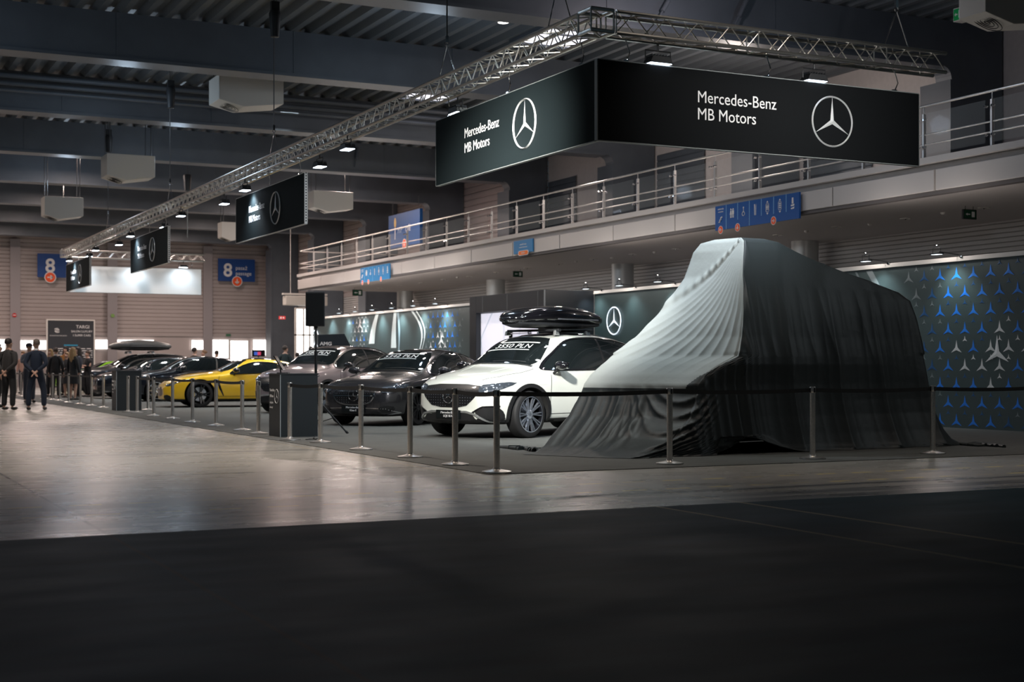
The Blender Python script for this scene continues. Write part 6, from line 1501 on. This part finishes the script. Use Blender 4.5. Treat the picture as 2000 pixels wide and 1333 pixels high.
    me = bpy.data.meshes.new(jk.name); me.from_pydata(allv, [], allf); me.materials.append(topm); me.polygons.foreach_set('use_smooth', [True]*len(me.polygons)); jk.data = me
    if shirt: mb = MB(); mb.lathe([(.062*k, 1.515*k), (.068*k, 1.53*k), (.060*k, 1.565*k)], 18, Matrix.Translation((-.005, 0, 0))); mb.build('collar', mat('shirt_white', (.75, .75, .75), .7), root, smooth=60)
    for l in lg:
        a, t = Vector(V[l[4]]), Vector(V[l[5]]); mb = MB(); mb.ball(((a.x + t.x)/2, (a.y + t.y)/2, .042*k), 1, 14, 8, (.14*k, .050*k, .042*k)); mb.build('shoe', mat('shoe_black', shoes, .35), root, smooth=60)
    hm = mat('hair_%d_%d_%d' % tuple(int(c*999) for c in hair), hair, .6, noise=.25, nscale=60)
    hc = Vector(hd(-.012, 0, 1.70))*k; mb = MB(); n, m_ = 20, 12; vs = []; fs = []
    for i in range(m_ + 1):
        t = math.pi*i/m_*.60
        for j in range(n):
            a = 2*math.pi*j/n; fr = max(0, math.cos(a)); dip = 1 - .42*fr*sstep(i/m_)     # hairline higher at the brow
            tt = t*dip; sh_ = 1 - .14*(i/m_)**2; q = Vector((math.sin(tt)*math.cos(a)*.114*sh_, math.sin(tt)*math.sin(a)*.098*sh_, math.cos(tt)*.116)); q = Vector((q.x*cl - q.y*sl_, q.x*sl_ + q.y*cl, q.z)); vs.append(hc + q*k)
    for i in range(m_):
        for j in range(n): fs.append((i*n+j, i*n+(j+1)%n, (i+1)*n+(j+1)%n, (i+1)*n+j))
    mb.add(vs, fs)
    if style == 'long':
        rd = random.Random(len(label))
        for j in range(15):
            a = math.pi*(.42 + 1.16*j/14); p0 = hc + Vector((math.cos(a)*.09, math.sin(a)*.078, -.01))*k; ln = rd.uniform(.30, .42)
            q = lambda f, o_: p0 + Vector((math.cos(a)*(o_), math.sin(a)*(o_*.9), -ln*f))*k
            mb.tube([p0 + Vector((0, 0, .03*k)), q(.3, .012), q(.65, .02), q(1, .0)], [.022*k, .030*k, .030*k, .010*k], 6)
    elif style == 'bun': mb.ball(hc + Vector((-.10, 0, .03))*k, .04*k)
    mb.build('hair', hm, root, smooth=70)
    if cap: mb = MB(); mb.lathe([(.10*k, .02*k), (.098*k, .07*k), (.06*k, .11*k), (.002, .12*k)], 18, Matrix.Translation(hc)); mb.box((hc.x + .05, hc.y - .07, hc.z + .02), (hc.x + .19, hc.y + .07, hc.z + .035)); mb.build('cap', mat('cap_cloth', cap, .8), root, smooth=50)
    # eyes and mouth
    for s in (1, -1): mb = MB(); mb.ball(Vector(hd(.092, .030*s, 1.682))*k, .011*k, 8, 6); mb.build('eye', mat('eye_dark', (.03, .02, .02), .3), root, smooth=60)
    mb = MB(); mb.ball(Vector(hd(.084, 0, 1.612))*k, 1, 10, 6, (.010*k, .024*k, .007*k)); mb.build('mouth', mat('lips', (.32, .12, .10), .5), root, smooth=60)
    for s in (1, -1): mb = MB(); mb.ball(Vector(hd(.0, .082*s, 1.665))*k, 1, 10, 6, (.018*k, .010*k, .030*k)); mb.build('ear', skin, root, smooth=60)
    return root
# view direction in the hall frame: people seen from behind look along the camera's line of sight
AW = math.pi/2 - YAW          # heading pointing away from the camera
def at_feet(px, py): return fl(px, py)
BLK = (.010, .010, .012); BLOND = (.42, .27, .12); DK = (.018, .012, .010)
person('person in a blue suit seen from behind, hands clasped at the back', at_feet(71, 801), AW + .12, 1.80, 'back', 'back', (.005, .013, .032), (.005, .012, .028), (.11, .085, .07), shirt=True, stance=.19, look=.5)
person('person in a dark grey suit from behind, hands clasped, at the left edge', at_feet(17, 801), AW - .25, 1.82, 'back', 'back', (.030, .028, .028), (.012, .012, .014), DK, stance=.12, look=-.25, skin=SKIN2)
person('person in dark clothes cut by the left edge, facing right', at_feet(-3, 796), AW - 1.2, 1.72, 'down', 'down', (.016, .015, .015), BLK, (.06, .04, .03))
person('person in a grey jacket and dark cap behind the blue suited person', at_feet(57, 787), AW - 2.5, 1.80, 'down', 'phone', (.15, .16, .19), (.03, .035, .05), DK, cap=(.008, .012, .03))
person('person with brown hair far back between the two suited people', at_feet(45, 769.5), AW + 3.0, 1.70, 'down', 'down', (.35, .22, .18), (.02, .02, .03), (.20, .12, .06))
person('person with long blonde hair in black, leftmost of the group by the event board', at_feet(98, 776), AW + 2.8, 1.72, 'down', 'front', BLK, BLK, BLOND, 'long', slim=.88)
person('person in black with a white collar seen from behind, by the event board', at_feet(109, 779), AW, 1.74, 'down', 'down', BLK, BLK, (.05, .03, .02), 'short', shirt=True, slim=.95)
person('tall person with dark hair and orange scarf facing the camera in the group', at_feet(128, 773), AW + 3.0, 1.84, 'down', 'front', (.30, .13, .03), BLK, DK, 'long', slim=.9)
person('person with sunglasses and light brown hair bending low in the group', at_feet(131, 777.5), AW + 2.7, 1.60, 'front', 'down', BLK, BLK, (.25, .16, .08), 'long', skirt=True, slim=.85)
person('person with very long blonde hair seen from behind in black skirt and boots', at_feet(143, 782), AW - .5, 1.72, 'down', 'down', BLK, BLK, (.36, .22, .10), 'long', skirt=True, slim=.9)
person('person with long dark hair in black, right of the blonde one', at_feet(152, 779), AW + 2.2, 1.76, 'down', 'down', (.012, .014, .024), BLK, DK, 'long', slim=.88)
person('person in a black short sleeved shirt with folded arms, right end of the group', at_feet(171, 776), AW + 2.4, 1.66, 'fold', 'fold', BLK, BLK, (.05, .03, .02), 'tee')
person('person in a black jacket standing between the dark cars, seen from behind', at_feet(380, 774.9), AW - .6, 1.78, 'down', 'front', BLK, BLK, DK, shirt=None)
person('person with tied brown hair beside the dark cars, facing left', at_feet(398, 771.3), AW + 2.0, 1.72, 'down', 'down', (.30, .24, .20), BLK, (.22, .13, .07), 'bun')
person('person with short dark hair far behind the black saloon', at_feet(423, 768), AW + .3, 1.74, 'down', 'down', (.06, .06, .07), BLK, DK)
person('person in a dark jumper behind the yellow car, head turned right', at_feet(557, 776), AW, 1.84, 'down', 'down', (.010, .022, .025), BLK, (.03, .022, .018), look=-.8)
person('person in black bending, right of the person in a dark jumper', at_feet(581, 774), AW - .4, 1.60, 'front', 'front', BLK, BLK, DK)
person('person with dark hair behind the rose-grey car, left of the logo panel', at_feet(607, 776), AW + .2, 1.80, 'down', 'down', (.02, .03, .035), BLK, DK)
